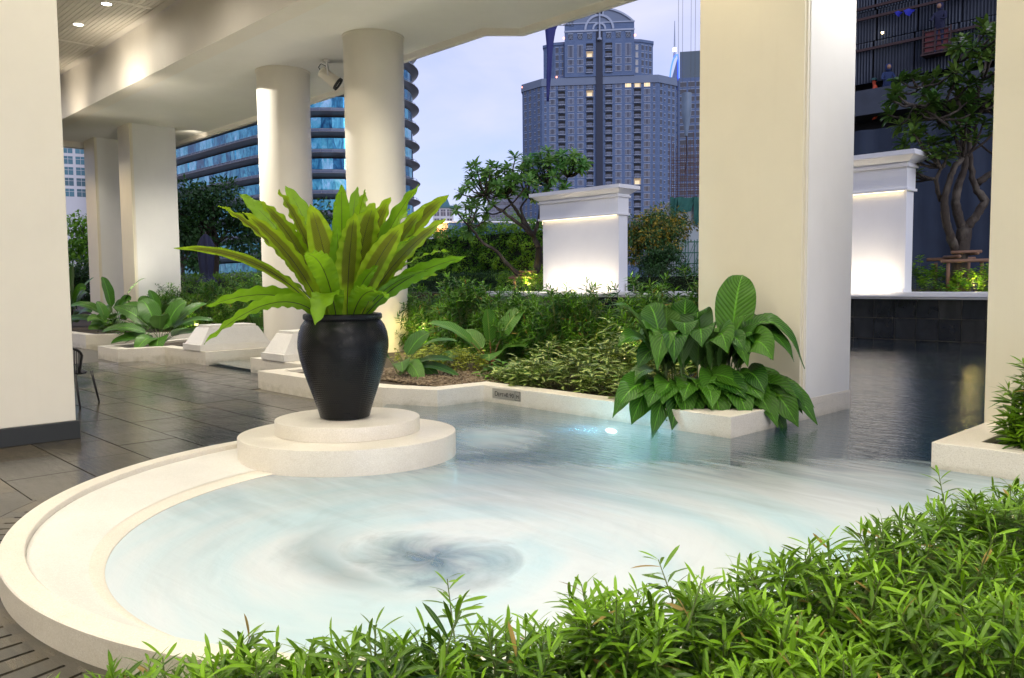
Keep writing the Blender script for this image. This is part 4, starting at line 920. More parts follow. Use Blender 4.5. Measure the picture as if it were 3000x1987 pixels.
# two workers behind the parapet
def worker(x, y, z0, face, label, top, legs, hat, hood, sc=1.0, lean=.25):
    P_ = thing('person', label, 'person', (x, y, z0), face)
    J = {}; E_ = []; Rd = []
    def v(n, p, r, par=None):
        J[n] = len(Rd); Rd.append((np.array(p)*sc, r*sc)); 
        if par: E_.append((J[par], J[n]))
    l = lean
    v('pel', (0, 0, .95), .15); v('bel', (0, -.08*l*4, 1.12), .14, 'pel'); v('che', (0, -.16*l*4, 1.33), .16, 'bel'); v('nek', (0, -.2*l*4, 1.49), .06, 'che'); v('chin', (0, -.24*l*4, 1.56), .075, 'nek'); v('hd', (0, -.25*l*4, 1.66), .1, 'chin'); v('cr', (0, -.24*l*4, 1.74), .07, 'hd')
    for s in (-1, 1):
        k = str(s); v('sh'+k, (.18*s, -.16*l*4, 1.42), .065, 'che'); v('el'+k, (.25*s, -.20*l*4-.1, 1.18), .045, 'sh'+k); v('wr'+k, (.20*s, -.2*l*4-.33, 1.12), .03, 'el'+k); v('pa'+k, (.19*s, -.2*l*4-.41, 1.12), .032, 'wr'+k)
        for f in range(4): v('f%d'%f+k, ((.16+.02*f)*s, -.2*l*4-.49+.01*abs(f-1), 1.10), .009, 'pa'+k)
        v('th'+k, (.14*s, -.2*l*4-.44, 1.14), .01, 'pa'+k)
        v('hi'+k, (.1*s, 0, .88), .1, 'pel'); v('kn'+k, (.11*s, -.03, .5), .065, 'hi'+k); v('an'+k, (.11*s, .02, .1), .045, 'kn'+k); v('to'+k, (.11*s, -.14, .04), .04, 'an'+k)
    me = bpy.data.meshes.new('body'); me.from_pydata([tuple(p) for p, r in Rd], E_, []); o = bpy.data.objects.new('body', me); C.objects.link(o); o.parent = P_
    sk = o.modifiers.new('skin', 'SKIN'); 
    if not me.skin_vertices: me.attributes
    for i, (p, r) in enumerate(Rd): me.skin_vertices[0].data[i].radius = (r, r)
    me.skin_vertices[0].data[0].use_root = True
    o.modifiers.new('sub', 'SUBSURF').levels = 1; o.modifiers['sub'].render_levels = 1; me.materials.append(top)
    hb = MB(); hz = 1.66*sc; hy = -.25*l*4*sc
    if hood: hb.lathe([(.085*sc, hz-.14*sc), (.125*sc, hz-.04*sc), (.13*sc, hz+.04*sc), (.10*sc, hz+.11*sc), (.001, hz+.14*sc)], (0, hy+.02), 14)
    else: hb.lathe([(.15*sc, hz+.02*sc), (.125*sc, hz+.03*sc), (.12*sc, hz+.08*sc), (.08*sc, hz+.13*sc), (.001, hz+.145*sc)], (0, hy), 14)
    hb.build('hood' if hood else 'helmet', hat, P_, smooth=True, local=True)
    if hood:
        fb = MB(); fb.lathe([(.001, hz-.10*sc), (.07*sc, hz-.07*sc), (.085*sc, hz+.0), (.06*sc, hz+.07*sc), (.001, hz+.09*sc)], (0, hy-.06*sc), 12); fb.build('face', plain('skin', (.28, .16, .1), .6), P_, smooth=True, local=True)
worker(-13.83, 34.6, 8.5, R(35), 'worker in a dark blue hooded jacket leaning behind the parapet', plain('blue_jacket', (.012, .03, .10), .8), m_navy, plain('blue_hood', (.012, .028, .11), .8), True)
worker(-14.24, 34.6, 8.16, R(-60), 'worker in an orange vest and dark green helmet low behind the parapet', plain('orange_vest', (.45, .06, .02), .7), m_navy, plain('green_helmet', (.01, .06, .06), .4), False, .95, .1)
worker(-11.8, 34.45, 10.35, R(0), 'worker in navy overalls standing high by the maroon shutter', plain('navy_overall', (.01, .013, .045), .8), m_navy, plain('navy_hood', (.01, .012, .05), .8), True, 1.05, .05)
b = MB(); b.box(-12.4, -11.0, 34.2, 34.8, 10.28, 10.34); b.build('ledge_plank', m_rust, U)
# ---- bridge pier under construction
PR = thing('concrete_pier', 'raw concrete pier with rusty reinforcing bars standing out of its top', 'pier', (-40.6, 59.5, 0))
pa = unit(np.array([1.8, 1.87])); pb = np.array([-pa[1], pa[0]]); pc0 = np.array([-41.5, 58.6])
quad = [pc0, pc0+pa*4.2, pc0+pa*4.2+pb*1.6, pc0+pb*1.6]
b = MB(); b.prism([tuple(p) for p in quad], -1.2, 8.4); b.build('shaft', plain('raw_concrete', (.36, .40, .40), .85, .18, 1.2, .4), PR, bevel=.03)
m_rebar = plain('reinforcing_bar', (.10, .05, .045), .7, .3)
rb = None
for i in range(22):
    p = pc0+pa*(.15+.185*(i % 11))*2 + pb*(.2 if i < 11 else 1.3)
    M = Matrix.Translation((p[0], p[1], 8.4))
    hgt = 5.5
    if rb is None: rb = MB().tube([(0, 0, 0), (.02, 0, 2.6), (-.02, .02, hgt)], .028, 5).build('bar', m_rebar, PR); ro = np.array(rb.location); rb.matrix_basis = M @ Matrix.Translation(tuple(ro)); put(rb, PR)
    else: share(rb, 'bar', PR, M @ Matrix.Translation(tuple(ro)) @ Matrix.Scale(RNG.uniform(.8, 1.08), 4, (0, 0, 1)))
b = MB()
for z in np.arange(8.6, 12.2, .22):
    zz = z+RNG.normal(0, .02); b.tube([(*(pc0+pa*.2+pb*.18), zz), (*(pc0+pa*4.05+pb*.18), zz+RNG.normal(0, .04))], .022, 4)
tag(b.build('tie_bar', m_rebar, PR), kind='stuff')
Gc = thing('green_netting', 'green debris netting draped round the head of the concrete pier', 'netting', (-40.8, 59, 7))
m_green = plain('green_netting_cloth', (.02, .11, .085), .8, .5, 1.5, .5)
for x0, x1, zb in ((.1, .9, 6.6), (.75, 2.3, 7.5), (2.1, 3.2, 6.4)):
    u = np.linspace(0, 1, 9); w = np.linspace(0, 1, 7); V = []
    for c in w:
        for a_ in u: p = pc0+pa*(x0+(x1-x0)*a_*(1-.3*c))-pb*(.12+.14*math.sin(a_*11+c*3)+.15*c); V.append((*p, 8.75-(8.75-zb)*c+.05*math.sin(a_*8)))
    i = np.arange(8); MB().add(V, np.concatenate([np.c_[r*9+i, r*9+i+1, (r+1)*9+i+1, (r+1)*9+i] for r in range(6)])).build('cloth', m_green, Gc, smooth=True)
SC = thing('scaffold', 'green tube scaffold standing in front of the concrete pier', 'scaffold', (-40.5, 58.5, 0)); m_sc = plain('green_scaffold', (.015, .12, .06), .5)
for dy in (.9, 1.9):
    for i in range(5): p = pc0+pa*(.55+.75*i)-pb*dy; MB().tube([(*p, -.3), (*p, 5.1)], .035, 6).build('pole', m_sc, SC)
    b = MB()
    for z in (1.3, 2.2, 3.1, 4.0, 4.9): b.tube([(*(pc0+pa*.5-pb*dy), z), (*(pc0+pa*3.6-pb*dy), z)], .026, 5)
    for i in range(4):
        for z in (1.3, 3.1): p, q = pc0+pa*(.55+.75*i)-pb*dy, pc0+pa*(1.3+.75*i)-pb*dy; b.tube([(*p, z), (*q, z+1.8)], .02, 5)
    b.build('rail', m_sc, SC)
HB = thing('crane_bucket', 'pale concrete bucket hanging on four thin crane cables beside the big pillar', 'bucket', (-40.9, 60, 14.4))
b = MB(); b.lathe([(.12, 14.0), (.18, 14.5), (.36, 15.6), (.42, 16.0), (.42, 17.6), (.38, 17.6), (.38, 16.1)], (-40.75, 60.1), 24); b.build('bucket', plain('bucket_paint', (.16, .22, .30), .5, .35, 1.2), HB, smooth=True, angle=40)
b = MB()
for dx in (-.7, -.35, .35, .7): b.tube([(-40.75+dx*.7, 60.1+dx*.72, 17.5), (-40.75+dx*.75, 60.1+dx*.77, 46)], .018, 4)
b.build('cable', m_dark, HB)
b = MB(); b.tube([(-40.75, 60.1, 14.1), (-40.7, 60.15, 12.5), (-40.85, 60.05, 10.5)], [.06, .05, .035], 8); b.build('hose', m_rust, HB)
DR = thing('crane_strap', 'long dark blue strap hanging from a lattice crane jib below the roof edge', 'strap', (-63.2, 66.8, 21.5))
u = np.linspace(0, 1, 12); V = []
for c in u:
    w = .42*(1-c)**2.2+.40*(.55 if c > .06 else 1)*(1-c*.25) ; z = 30.0-8.5*c
    for a_ in (-1, -.4, .4, 1): p = np.array([-63.1, 67.1])+np.array([-.10, -.45])*c+CR[:2]*a_*w; V.append((p[0]+.06*math.sin(c*9+a_*2), p[1]+.06*math.cos(a_*3), z))
i = np.arange(3); o = MB().add(V, np.concatenate([np.c_[r*4+i, r*4+i+1, (r+1)*4+i+1, (r+1)*4+i] for r in range(11)])).build('strap', plain('navy_strap', (.012, .018, .13), .7, .25), DR, smooth=True)
sm = o.modifiers.new('thick', 'SOLIDIFY'); sm.thickness = .05
b = MB(); j0, j1 = np.array([-64.5, 65.8]), np.array([-61.5, 69.0])
for dz, dn in ((0, 0), (.5, -.15), (.5, .15)): b.tube([(j0[0]+dn, j0[1]-dn, 30.0+dz), (j1[0]+dn, j1[1]-dn, 29.7+dz)], .035, 5)
for i in range(12):
    p = j0+(j1-j0)*i/12; q = j0+(j1-j0)*(i+.5)/12; r_ = j0+(j1-j0)*(i+1)/12
    for dn in (-.15, .15): b.tube([(p[0], p[1], 30.0-.3*i/12), (q[0]+dn, q[1]-dn, 30.5-.3*i/12), (r_[0], r_[1], 30.0-.3*(i+1)/12)], .02, 4)
b.build('jib', m_dark, DR)
# ================================================================== PLANTS
def blade_tpl(L, Wd, nu=4, nv=1, fold=.25, droop=.3, shape=1.0, tip=.0):
    """flat leaf template along +x, normal +z; uv u along, v across"""
    u = np.linspace(0, 1, nu+1); V = []; UV = []; F = []
    cols = np.linspace(-1, 1, 2*nv+1)
    for a in u:
        w = Wd/2*((math.sin(PI*min(1, a**shape))**.75 if shape < 5 else (1-abs(2*a-1)**3.2)**.7*(.55+.45*min(1, a*2))) if 0 < a < 1 else .06)
        for c in cols: V.append((L*a*(1-.12*droop*a), w*c, -droop*L*a*a + fold*w*abs(c))); UV.append((a, c))
    m = len(cols)
    for i in range(nu):
        for j in range(m-1): F.append((i*m+j, (i+1)*m+j, (i+1)*m+j+1, i*m+j+1))
    return np.array(V), np.array(F), np.array(UV)
def rand_dirs(n, zmin=-1, zmax=1):
    z = RNG.uniform(zmin, zmax, n); a = RNG.uniform(0, 2*PI, n); r = np.sqrt(1-z*z); return np.c_[r*np.cos(a), r*np.sin(a), z]
def bases(D, up=None, roll=None):
    D = D/np.linalg.norm(D, axis=1)[:, None]; U = np.tile([0, 0, 1.], (len(D), 1)) if up is None else up
    Y = np.cross(U, D); nn = np.linalg.norm(Y, axis=1); bad = nn < .05; Y[bad] = np.cross([1., 0, 0], D[bad]); Y /= np.linalg.norm(Y, axis=1)[:, None]; Z = np.cross(D, Y)
    if roll is not None:
        c, s = np.cos(roll)[:, None], np.sin(roll)[:, None]; Y, Z = c*Y+s*Z, -s*Y+c*Z
    return np.stack([D, Y, Z], axis=2)
CAMP = np.array([0, 0, 1.6])
def leafy(parent, tpl, M3, P, mat, n_obj=0, tint=None, name='leaf', stuff='foliage'):
    """n_obj nearest leaves as single objects, the rest joined as one part"""
    N = len(P); tint = RNG.random(N) if tint is None else tint
    idx = np.argsort(np.linalg.norm(P-CAMP, axis=1)); near, rest = idx[:n_obj], idx[n_obj:]
    if len(rest):
        o = MB().inst(tpl, M3[rest], P[rest], 0, tint[rest]).build(stuff, mat, parent, smooth=True); o['kind'] = 'stuff'
    if n_obj:
        V, F, UV = tpl; key = (id(V), mat.name)
        if key not in LEAFS:
            me = MB().add(V, F, 0, UV, .5).build(name, mat, None, smooth=True); LEAFS[key] = (me.data, np.array(me.location)); bpy.data.objects.remove(me)
        me, off = LEAFS[key]
        inv = parent_inv(parent)
        for i in near:
            o = bpy.data.objects.new(name, me); C.objects.link(o); o.matrix_basis = mat4(M3[i], P[i]) @ Matrix.Translation(tuple(off)); o.parent = parent; o.matrix_parent_inverse = inv
LEAFS = {}
def sprigs(base, tips, nleaf, spread, start=.35, scale=1.0, jitter=.45, upb=.30):
    """leaves spiralling along curved shoots base->tip; returns matrices, positions, tints, shoots"""
    M3 = []; P = []; T = []; shoots = []
    for b0, tp in zip(base, tips):
        b0 = np.array(b0); tp = np.array(tp); mid = (b0+tp)/2 + RNG.normal(0, .05, 3)*np.linalg.norm(tp-b0) + np.array([0, 0, .08*np.linalg.norm(tp-b0)])
        s = np.linspace(start, 1, nleaf); B = ((1-s)**2)[:, None]*b0 + (2*s*(1-s))[:, None]*mid + (s**2)[:, None]*tp
        ax = unit(tp-mid); ph = RNG.uniform(0, 6.28); a = ph + np.arange(nleaf)*2.4
        e1 = unit(np.cross(ax, [.3, .2, 1.])); e2 = np.cross(ax, e1)
        k = (s-start)/(1-start); op = (1-k*upb*.9)      # tip leaves close up along the shoot
        D = op[:, None]*(np.cos(a)[:, None]*e1+np.sin(a)[:, None]*e2) + (upb*.5+k*.62)[:, None]*ax + RNG.normal(0, jitter*.5, (nleaf, 3))
        sc = scale*(1-.35*k**3)*RNG.uniform(.75, 1.1, nleaf)
        M3.append(bases(D, roll=RNG.normal(0, .5, nleaf))*sc[:, None, None]); P.append(B); tb = RNG.uniform(.1, .9); T.append(np.where(RNG.random(nleaf) < .012, 1.5, np.clip((.35+.65*tb)*k**2.1*1.2+RNG.normal(.02, .08, nleaf), 0, 1))); shoots.append([b0, b0*.25+mid*.5+tp*.25, tp])  # tint darkens inner leaves like shade; bright tips are young growth
    return np.concatenate(M3), np.concatenate(P), np.concatenate(T), shoots
podo_near = blade_tpl(.116, .0155, 6, 1, .22, .20, 9); podo_far = blade_tpl(.19, .029, 3, 1, .15, .18, .9)
def podo_bush(x, y, z0, rx, ry, h, ns, label, group, near=False, n_obj=0, mat=None, name='podocarpus_shrub', nleaf=22, shape=1.0, lift=0.15):
    bsh = thing(name, label, 'shrub', (x, y, z0), 0, group); base = []; tips = []
    for i in range(ns):
        a = RNG.uniform(0, 2*PI); q = math.sqrt(RNG.random()); zt = RNG.uniform(lift, 1)
        rr = (1-max(0, zt-.55)**2*2.2*shape)
        q = q if zt > .8 else .45+.55*q
        tp = np.array([x+rx*rr*q*math.cos(a), y+ry*rr*q*math.sin(a), z0+h*zt*(1-.14*q*q)*RNG.uniform(.9, 1.08)])
        b0 = np.array([x+(tp[0]-x)*.55, y+(tp[1]-y)*.55, max(z0, tp[2]-RNG.uniform(.22, .38)*(.8 if near else 1))])
        base.append(b0); tips.append(tp)
    for i in range(1 if near else 4):      # a few leggy shoots above the rest
        a = RNG.uniform(0, 2*PI); q = RNG.uniform(.3, 1.0); tp = np.array([x+rx*q*math.cos(a)*1.1, y+ry*q*math.sin(a)*1.1, z0+h*RNG.uniform(.98, 1.08 if near else 1.16)]); base.append(tp-[.1*math.cos(a), .1*math.sin(a), RNG.uniform(.25, .4)]); tips.append(tp)
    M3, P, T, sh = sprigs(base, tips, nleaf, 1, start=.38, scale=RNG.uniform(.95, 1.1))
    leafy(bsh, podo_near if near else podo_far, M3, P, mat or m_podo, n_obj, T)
    b = MB()
    for s_ in sh: b.tube(s_, [.004, .0035, .002] if near else [.008, .006, .004], 4, cap=False)
    for i in range(5):
        a = i*1.26; b.tube([(x+.05*math.cos(a), y+.05*math.sin(a), z0), (x+rx*.3*math.cos(a), y+ry*.3*math.sin(a), z0+h*.4), (x+rx*.5*math.cos(a), y+ry*.5*math.sin(a), z0+h*.75)], [.014, .010, .006], 5)
    b.build('stem', m_stem, bsh)
    return bsh
# ---- foreground podocarpus at the near right of the basin
fg = [(-2.63, .58, .33, .42, 'cut-off podocarpus shrub in the bottom left foreground, only a few shoots in view'),
      (-2.30, .80, .34, .50, 'podocarpus shrub left of the bottom middle, in front of the cream rim'),
      (-2.03, 1.02, .34, .50, 'podocarpus shrub at the bottom edge between two taller neighbours'),
      (-1.80, 1.22, .34, .54, 'podocarpus shrub at the bottom middle with a bare shoot rising above the milky water'),
      (-1.66, 1.56, .36, .54, 'podocarpus shrub right of the bottom middle, fine leaves against the water'),
      (-1.50, 1.86, .38, .60, 'podocarpus shrub in the foreground before the swirl of white water'),
      (-1.36, 2.26, .40, .62, 'foreground podocarpus shrub whose light green shoots stand against the water'),
      (-1.28, 2.75, .42, .66, 'tall podocarpus shrub in the right foreground'),
      (-1.18, 3.30, .44, .68, 'podocarpus shrub in the right foreground below the far end of the water'),
      (-1.05, 3.95, .48, .68, 'podocarpus shrub at the right edge nearest the corner planter'),
      (-.95, 4.65, .48, .66, 'farthest podocarpus shrub of the foreground row, by the planter corner'),
      (-1.05, 1.35, .40, .60, 'dense podocarpus shrub low in the bottom right corner'),
      (-.85, 1.95, .42, .66, 'dark podocarpus shrub in the bottom right corner behind the front row'),
      (-.72, 2.70, .46, .70, 'shaded podocarpus shrub at the right edge of the foreground')]
for i, (x, y, r, h, lab) in enumerate(fg):
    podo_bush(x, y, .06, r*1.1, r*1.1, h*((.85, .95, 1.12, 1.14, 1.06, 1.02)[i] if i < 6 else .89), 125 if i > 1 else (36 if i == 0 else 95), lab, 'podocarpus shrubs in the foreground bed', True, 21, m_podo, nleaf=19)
# ---- podocarpus screen in the middle planter
lab_m = ['end podocarpus shrub behind the pot, close to the right round column', 'podocarpus shrub right of the pot lit yellow from below', 'podocarpus shrub above the yellow ground cover', 'podocarpus shrub behind the paddle-leaved plant', 'podocarpus shrub in the middle of the screen below the hedge', 'podocarpus shrub below the flowering tree trunk', 'podocarpus shrub in front of the left end of the white coping', 'podocarpus shrub with tufts against the white feature wall', 'tufted podocarpus shrub before the right half of the white feature wall', 'podocarpus shrub behind the broad leaved plant, lit by a garden lamp', 'podocarpus shrub left of the big pillar', 'podocarpus shrub tucked against the big pillar', 'dark rear podocarpus shrub filling the planter behind']
xs = np.linspace(-14.2, -6.3, 12)
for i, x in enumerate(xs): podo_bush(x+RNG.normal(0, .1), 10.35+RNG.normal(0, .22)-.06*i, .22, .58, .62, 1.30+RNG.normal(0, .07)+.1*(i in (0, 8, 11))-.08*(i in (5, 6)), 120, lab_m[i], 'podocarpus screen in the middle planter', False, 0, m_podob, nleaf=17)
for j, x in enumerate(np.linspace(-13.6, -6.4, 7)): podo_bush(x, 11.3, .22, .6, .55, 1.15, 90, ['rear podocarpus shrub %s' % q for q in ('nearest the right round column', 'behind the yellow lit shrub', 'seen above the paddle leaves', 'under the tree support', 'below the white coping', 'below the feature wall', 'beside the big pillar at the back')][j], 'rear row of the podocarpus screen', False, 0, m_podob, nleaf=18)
# left bank
for i, (x, y, h) in enumerate([(-29.6, 11.2, 1.35), (-28.0, 10.9, 1.4), (-26.4, 11.3, 1.3), (-24.8, 10.9, 1.5), (-23.4, 11.1, 1.5), (-22.0, 10.9, 1.5), (-20.6, 11.0, 1.5), (-19.4, 10.6, 1.4), (-23.0, 12.6, 1.75), (-25.5, 12.6, 1.7), (-20.5, 12.5, 1.7), (-25.6, 9.75, 1.25), (-24.4, 9.6, 1.3)]):
    podo_bush(x, y, .22, .85, .7, h, 150, ['grey-green podocarpus shrub before the nearer tan pillar', 'podocarpus shrub at the left of the bank beside the tan pillar', 'podocarpus shrub with a yellow lamp glowing inside it', 'dark podocarpus shrub right of the yellow glow', 'dark podocarpus shrub in the middle of the left bank', 'podocarpus shrub under the closed navy umbrella', 'podocarpus shrub left of the lit round column', 'podocarpus shrub behind the left stone block', 'rear podocarpus shrub below the dark tree', 'rear podocarpus shrub behind the tan pillars', 'rear podocarpus shrub beside the lit round column', 'grey-green podocarpus shrub against the white side of the tan pillar', 'podocarpus shrub between the tan pillar and the yellow glow'][i], 'podocarpus bank on the left', False, 0, m_podob, nleaf=17)
# right planter
podo_bush(-1.72, 7.55, .22, .34, .34, .62, 60, 'podocarpus shrub in the corner planter at the right edge', 'podocarpus shrubs in the corner planter', False, 0, m_podo, nleaf=22)
podo_bush(-1.15, 7.45, .22, .36, .36, 1.15, 60, 'taller podocarpus shrub cut off by the right edge of the view', 'podocarpus shrubs in the corner planter', False, 0, m_podo, nleaf=22)
# garden lamps hidden in the shrubs
for i, (x, y, z, e, lab) in enumerate([(-12.75, 9.75, .45, 9, 'small garden uplight glowing yellow behind the yellow ground cover'), (-13.2, 10.2, .7, 6, 'small garden uplight deep in the podocarpus beside the pot'), (-7.35, 9.35, .5, 7, 'small garden uplight glowing behind the broad leaved plant'), (-7.3, 10.2, .9, 6, 'small garden uplight low against the podocarpus by the big pillar'), (-23.5, 9.9, .5, 8, 'small garden uplight glowing yellow in the left shrub bank'), (-20.9, 11.0, .65, 5, 'small garden uplight behind the left stone block'), (-6.62, 22.1, 1.45, 3, 'small garden uplight shining on the shrub under the right tree'), (-21.9, 21.9, 1.55, 20, 'small garden uplight at the foot of the flowering tree'), (-24.6, 24.2, 1.6, 14, 'unseen garden uplight added to brighten the tall hedge')]):  # the hedge uplight is unseen, added to brighten its leaves
    t_ = thing('garden_uplight', lab, 'garden lamp', (x, y, z-.2), 0, 'garden uplights among the shrubs')
    MB().lathe([(0, z-.2), (.03, z-.2), (.03, z-.08), (.045, z-.07), (.045, z), (0, z-.005)], (x, y), 12).build('housing', m_dark, t_, smooth=True, angle=40)
    MB().lathe([(0, z+.001), (.038, z+.001)], (x, y), 12).build('lens', m_lampw, t_)
    lamp('POINT', (x, y, z+.07), e*(1.7 if y < 20 else 1.8), (1, .78, .25), .06)
# ---- generic large-leaved plant: blade along a bezier with a petiole
def big_leaf(parent, base, ctrl, tip, Wd, roll, mat, pet=.35, nu=14, nv=4, fold=.18, ripple=.0, rfreq=9, taper=.8, pmat=None, name='leaf', belly=.62, tint=None, pr=.008, extra=None, acum=.0):
    base, ctrl, tip = map(np.asarray, (base, ctrl, tip)); bz = lambda s: (1-s)**2*base+2*s*(1-s)*ctrl+s*s*tip
    s = np.linspace(pet, 1, nu+1); P = np.array([bz(q) for q in s]); T = np.gradient(P, axis=0); T /= np.linalg.norm(T, axis=1)[:, None]
    o = tip-base; h = np.array([o[0], o[1], 0]); side = np.cross([0, 0, 1.], unit(h)) if np.linalg.norm(h) > .03 else np.array([1., 0, 0])
    V = []; UV = []; cols = np.linspace(-1, 1, 2*nv+1); ph = RNG.uniform(0, 6.28)
    for i, q in enumerate(np.linspace(0, 1, nu+1)):
        t = T[i]; y = unit(side - t*side.dot(t)); z = np.cross(t, y); c, sn = math.cos(roll), math.sin(roll); y, z = c*y+sn*z, -sn*y+c*z
        w = Wd/2*max(.02, (math.sin(PI*q**belly)**taper))
        if acum and q > .86: w *= 1-.5*acum*(q-.86)/.14
        for cc in cols:
            rp = ripple*Wd*math.sin(rfreq*6.28*q+ph+(.9 if cc > 0 else 0))*abs(cc)**2.5*min(1, q*4)
            V.append(P[i]+y*w*cc*(1-.1*fold)+z*(fold*w*abs(cc)**1.3+rp)); UV.append((q, cc))
    m = len(cols); F = np.array([(i*m+j, (i+1)*m+j, (i+1)*m+j+1, i*m+j+1) for i in range(nu) for j in range(m-1)])
    lf = MB().add(V, F, 0, UV, RNG.random() if tint is None else tint).build(name, mat, parent, smooth=True)
    if pmat is not None:
        q = np.linspace(0.0, min(1, pet+.04), 7); MB().tube([bz(a) for a in q], np.linspace(pr, pr*.6, 7), 6).build('petiole', pmat, lf, smooth=True)
    return lf, bz
# ---- bird's-nest fern in the pot
fern = thing('birds_nest_fern', 'big bright green bird\'s-nest fern with wavy fronds standing in the black pot', 'fern', tuple(RIM))
def frond(dx, dz, dy, Wd, roll, up=.62, tint=None, rip=.055):
    o = CR*dx - CF*dy; h = np.hypot(dx, dy); base = RIM+np.array([0, 0, -.10])+unit(o)*min(.13, h*.3); tip = RIM+o+np.array([0, 0, dz])
    ctrl = RIM + o*.42 + np.array([0, 0, max(dz, .12)*up+.05])
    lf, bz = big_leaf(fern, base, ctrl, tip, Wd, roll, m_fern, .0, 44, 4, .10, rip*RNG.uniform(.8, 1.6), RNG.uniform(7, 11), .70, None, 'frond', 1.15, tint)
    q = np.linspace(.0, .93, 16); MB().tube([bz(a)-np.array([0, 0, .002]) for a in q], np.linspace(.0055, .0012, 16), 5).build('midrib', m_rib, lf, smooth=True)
#   dx (right), dz (up), dy (toward the viewer)
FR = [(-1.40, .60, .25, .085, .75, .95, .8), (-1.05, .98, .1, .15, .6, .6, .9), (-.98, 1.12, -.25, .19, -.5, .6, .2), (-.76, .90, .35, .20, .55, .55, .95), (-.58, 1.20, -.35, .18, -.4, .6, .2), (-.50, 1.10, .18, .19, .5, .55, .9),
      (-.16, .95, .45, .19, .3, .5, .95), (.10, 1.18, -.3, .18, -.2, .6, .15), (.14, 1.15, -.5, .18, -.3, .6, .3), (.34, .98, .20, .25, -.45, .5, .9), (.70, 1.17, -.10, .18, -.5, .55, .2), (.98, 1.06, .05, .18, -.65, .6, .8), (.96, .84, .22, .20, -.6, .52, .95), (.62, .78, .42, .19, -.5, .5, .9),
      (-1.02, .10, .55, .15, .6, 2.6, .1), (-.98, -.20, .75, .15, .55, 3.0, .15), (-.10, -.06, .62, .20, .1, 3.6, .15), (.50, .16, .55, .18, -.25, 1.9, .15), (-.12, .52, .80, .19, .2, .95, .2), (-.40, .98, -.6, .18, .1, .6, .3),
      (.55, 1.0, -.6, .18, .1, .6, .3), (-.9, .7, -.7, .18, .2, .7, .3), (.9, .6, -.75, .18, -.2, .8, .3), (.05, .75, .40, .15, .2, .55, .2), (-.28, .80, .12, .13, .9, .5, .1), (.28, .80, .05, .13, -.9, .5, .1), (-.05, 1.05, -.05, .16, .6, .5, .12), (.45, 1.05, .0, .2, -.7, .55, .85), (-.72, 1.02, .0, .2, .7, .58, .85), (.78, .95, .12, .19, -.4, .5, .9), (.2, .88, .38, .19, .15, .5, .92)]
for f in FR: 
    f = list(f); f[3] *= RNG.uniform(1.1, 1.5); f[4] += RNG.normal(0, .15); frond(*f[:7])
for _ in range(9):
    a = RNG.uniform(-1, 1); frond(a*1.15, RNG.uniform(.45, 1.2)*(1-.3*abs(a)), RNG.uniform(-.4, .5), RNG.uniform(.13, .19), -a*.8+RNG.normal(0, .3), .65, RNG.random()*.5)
# ---- broad-leaved plant before the big pillar
BP = thing('broad_leaved_plant', 'large clump of dark green ribbed leaves spilling over the planter before the big pillar', 'plant', (-4.95, 7.7, .22))
bpc = np.array([-4.95, 7.72, .24]); 
def bpl(dx, dz, dy, Wd, roll, up=.7, pet=.45, bdx=0., tint=None, side=.4):
    dz += .25 if dz > .15 else .07; roll += .55*np.sign(dx)*min(1, abs(dx)*2); b0 = bpc+CR*bdx+CF*RNG.normal(0, .06); tip = bpc+CR*dx-CF*dy+np.array([0, 0, dz]); ctrl = b0+(tip-b0)*[side, side, 0]+np.array([0, 0, max(dz, .12)*up+.12])
    big_leaf(BP, b0, ctrl, tip, Wd*1.5, roll, m_big, pet*.48, 16, 4, .20, .03, 3.2, .72, m_petiole, 'leaf', .88, tint, .011, acum=.9)
BL = [(.46, 1.18, -.28, .30, .0, .8, .50, .25), (-1.10, .84, .0, .23, .5, 1.05, .42, -.45), (-.44, .84, -.05, .31, .05, .75, .45, -.42), (-.12, .70, .05, .26, .5, 1.25, .45, -.1), (.42, .75, .05, .24, -.5, .75, .42, .1), (.16, .66, .05, .10, .6, .8, .5, .1),
      (.80, .47, .12, .30, -.35, 1.7, .38, .2), (1.02, .16, .15, .22, -.2, 3.6, .4, .25), (.93, -.05, .10, .22, -.1, 4.4, .45, .3), (.58, .28, .36, .27, -.2, 2.2, .38, .15), (-.62, .18, .42, .23, .5, 3.0, .40, -.35), (-.92, .12, .25, .22, .4, 3.2, .42, -.4), (-1.08, -.14, .38, .22, .3, 4.0, .45, -.45),
      (-.34, -.16, .55, .22, .1, 3.6, .48, -.3), (.02, -.20, .60, .27, .0, 3.8, .46, -.05), (.28, -.14, .64, .25, -.15, 3.6, .46, .12), (.60, -.22, .58, .25, -.25, 3.8, .46, .2), (.78, -.42, .42, .20, -.3, 3.6, .5, .25), (.92, -.12, .38, .24, -.2, 4.0, .46, .3), (-.58, .02, .50, .23, .2, 3.4, .46, -.35), (.10, .36, .48, .25, .6, 1.8, .42, .0), (-.15, .42, .40, .26, .4, 1.7, .42, -.1), (.45, .05, .55, .24, -.1, 3.2, .45, .15),
      (-.30, .50, .30, .23, .3, 1.6, .42, -.3), (.70, .62, -.15, .24, -.1, 1.2, .4, .25), (.05, .55, -.2, .25, .1, 1.1, .4, .0), (-.75, .45, -.1, .22, .3, 1.5, .4, -.4), (.85, .25, .3, .22, -.3, 2.4, .42, .25), (-.1, .08, .5, .2, .2, 3, .45, -.15), (.3, .22, .5, .22, -.3, 2.4, .45, .1), (-.45, .25, .45, .22, .3, 2.4, .42, -.35), (.15, .02, .48, .2, 0, 3, .45, .0)]
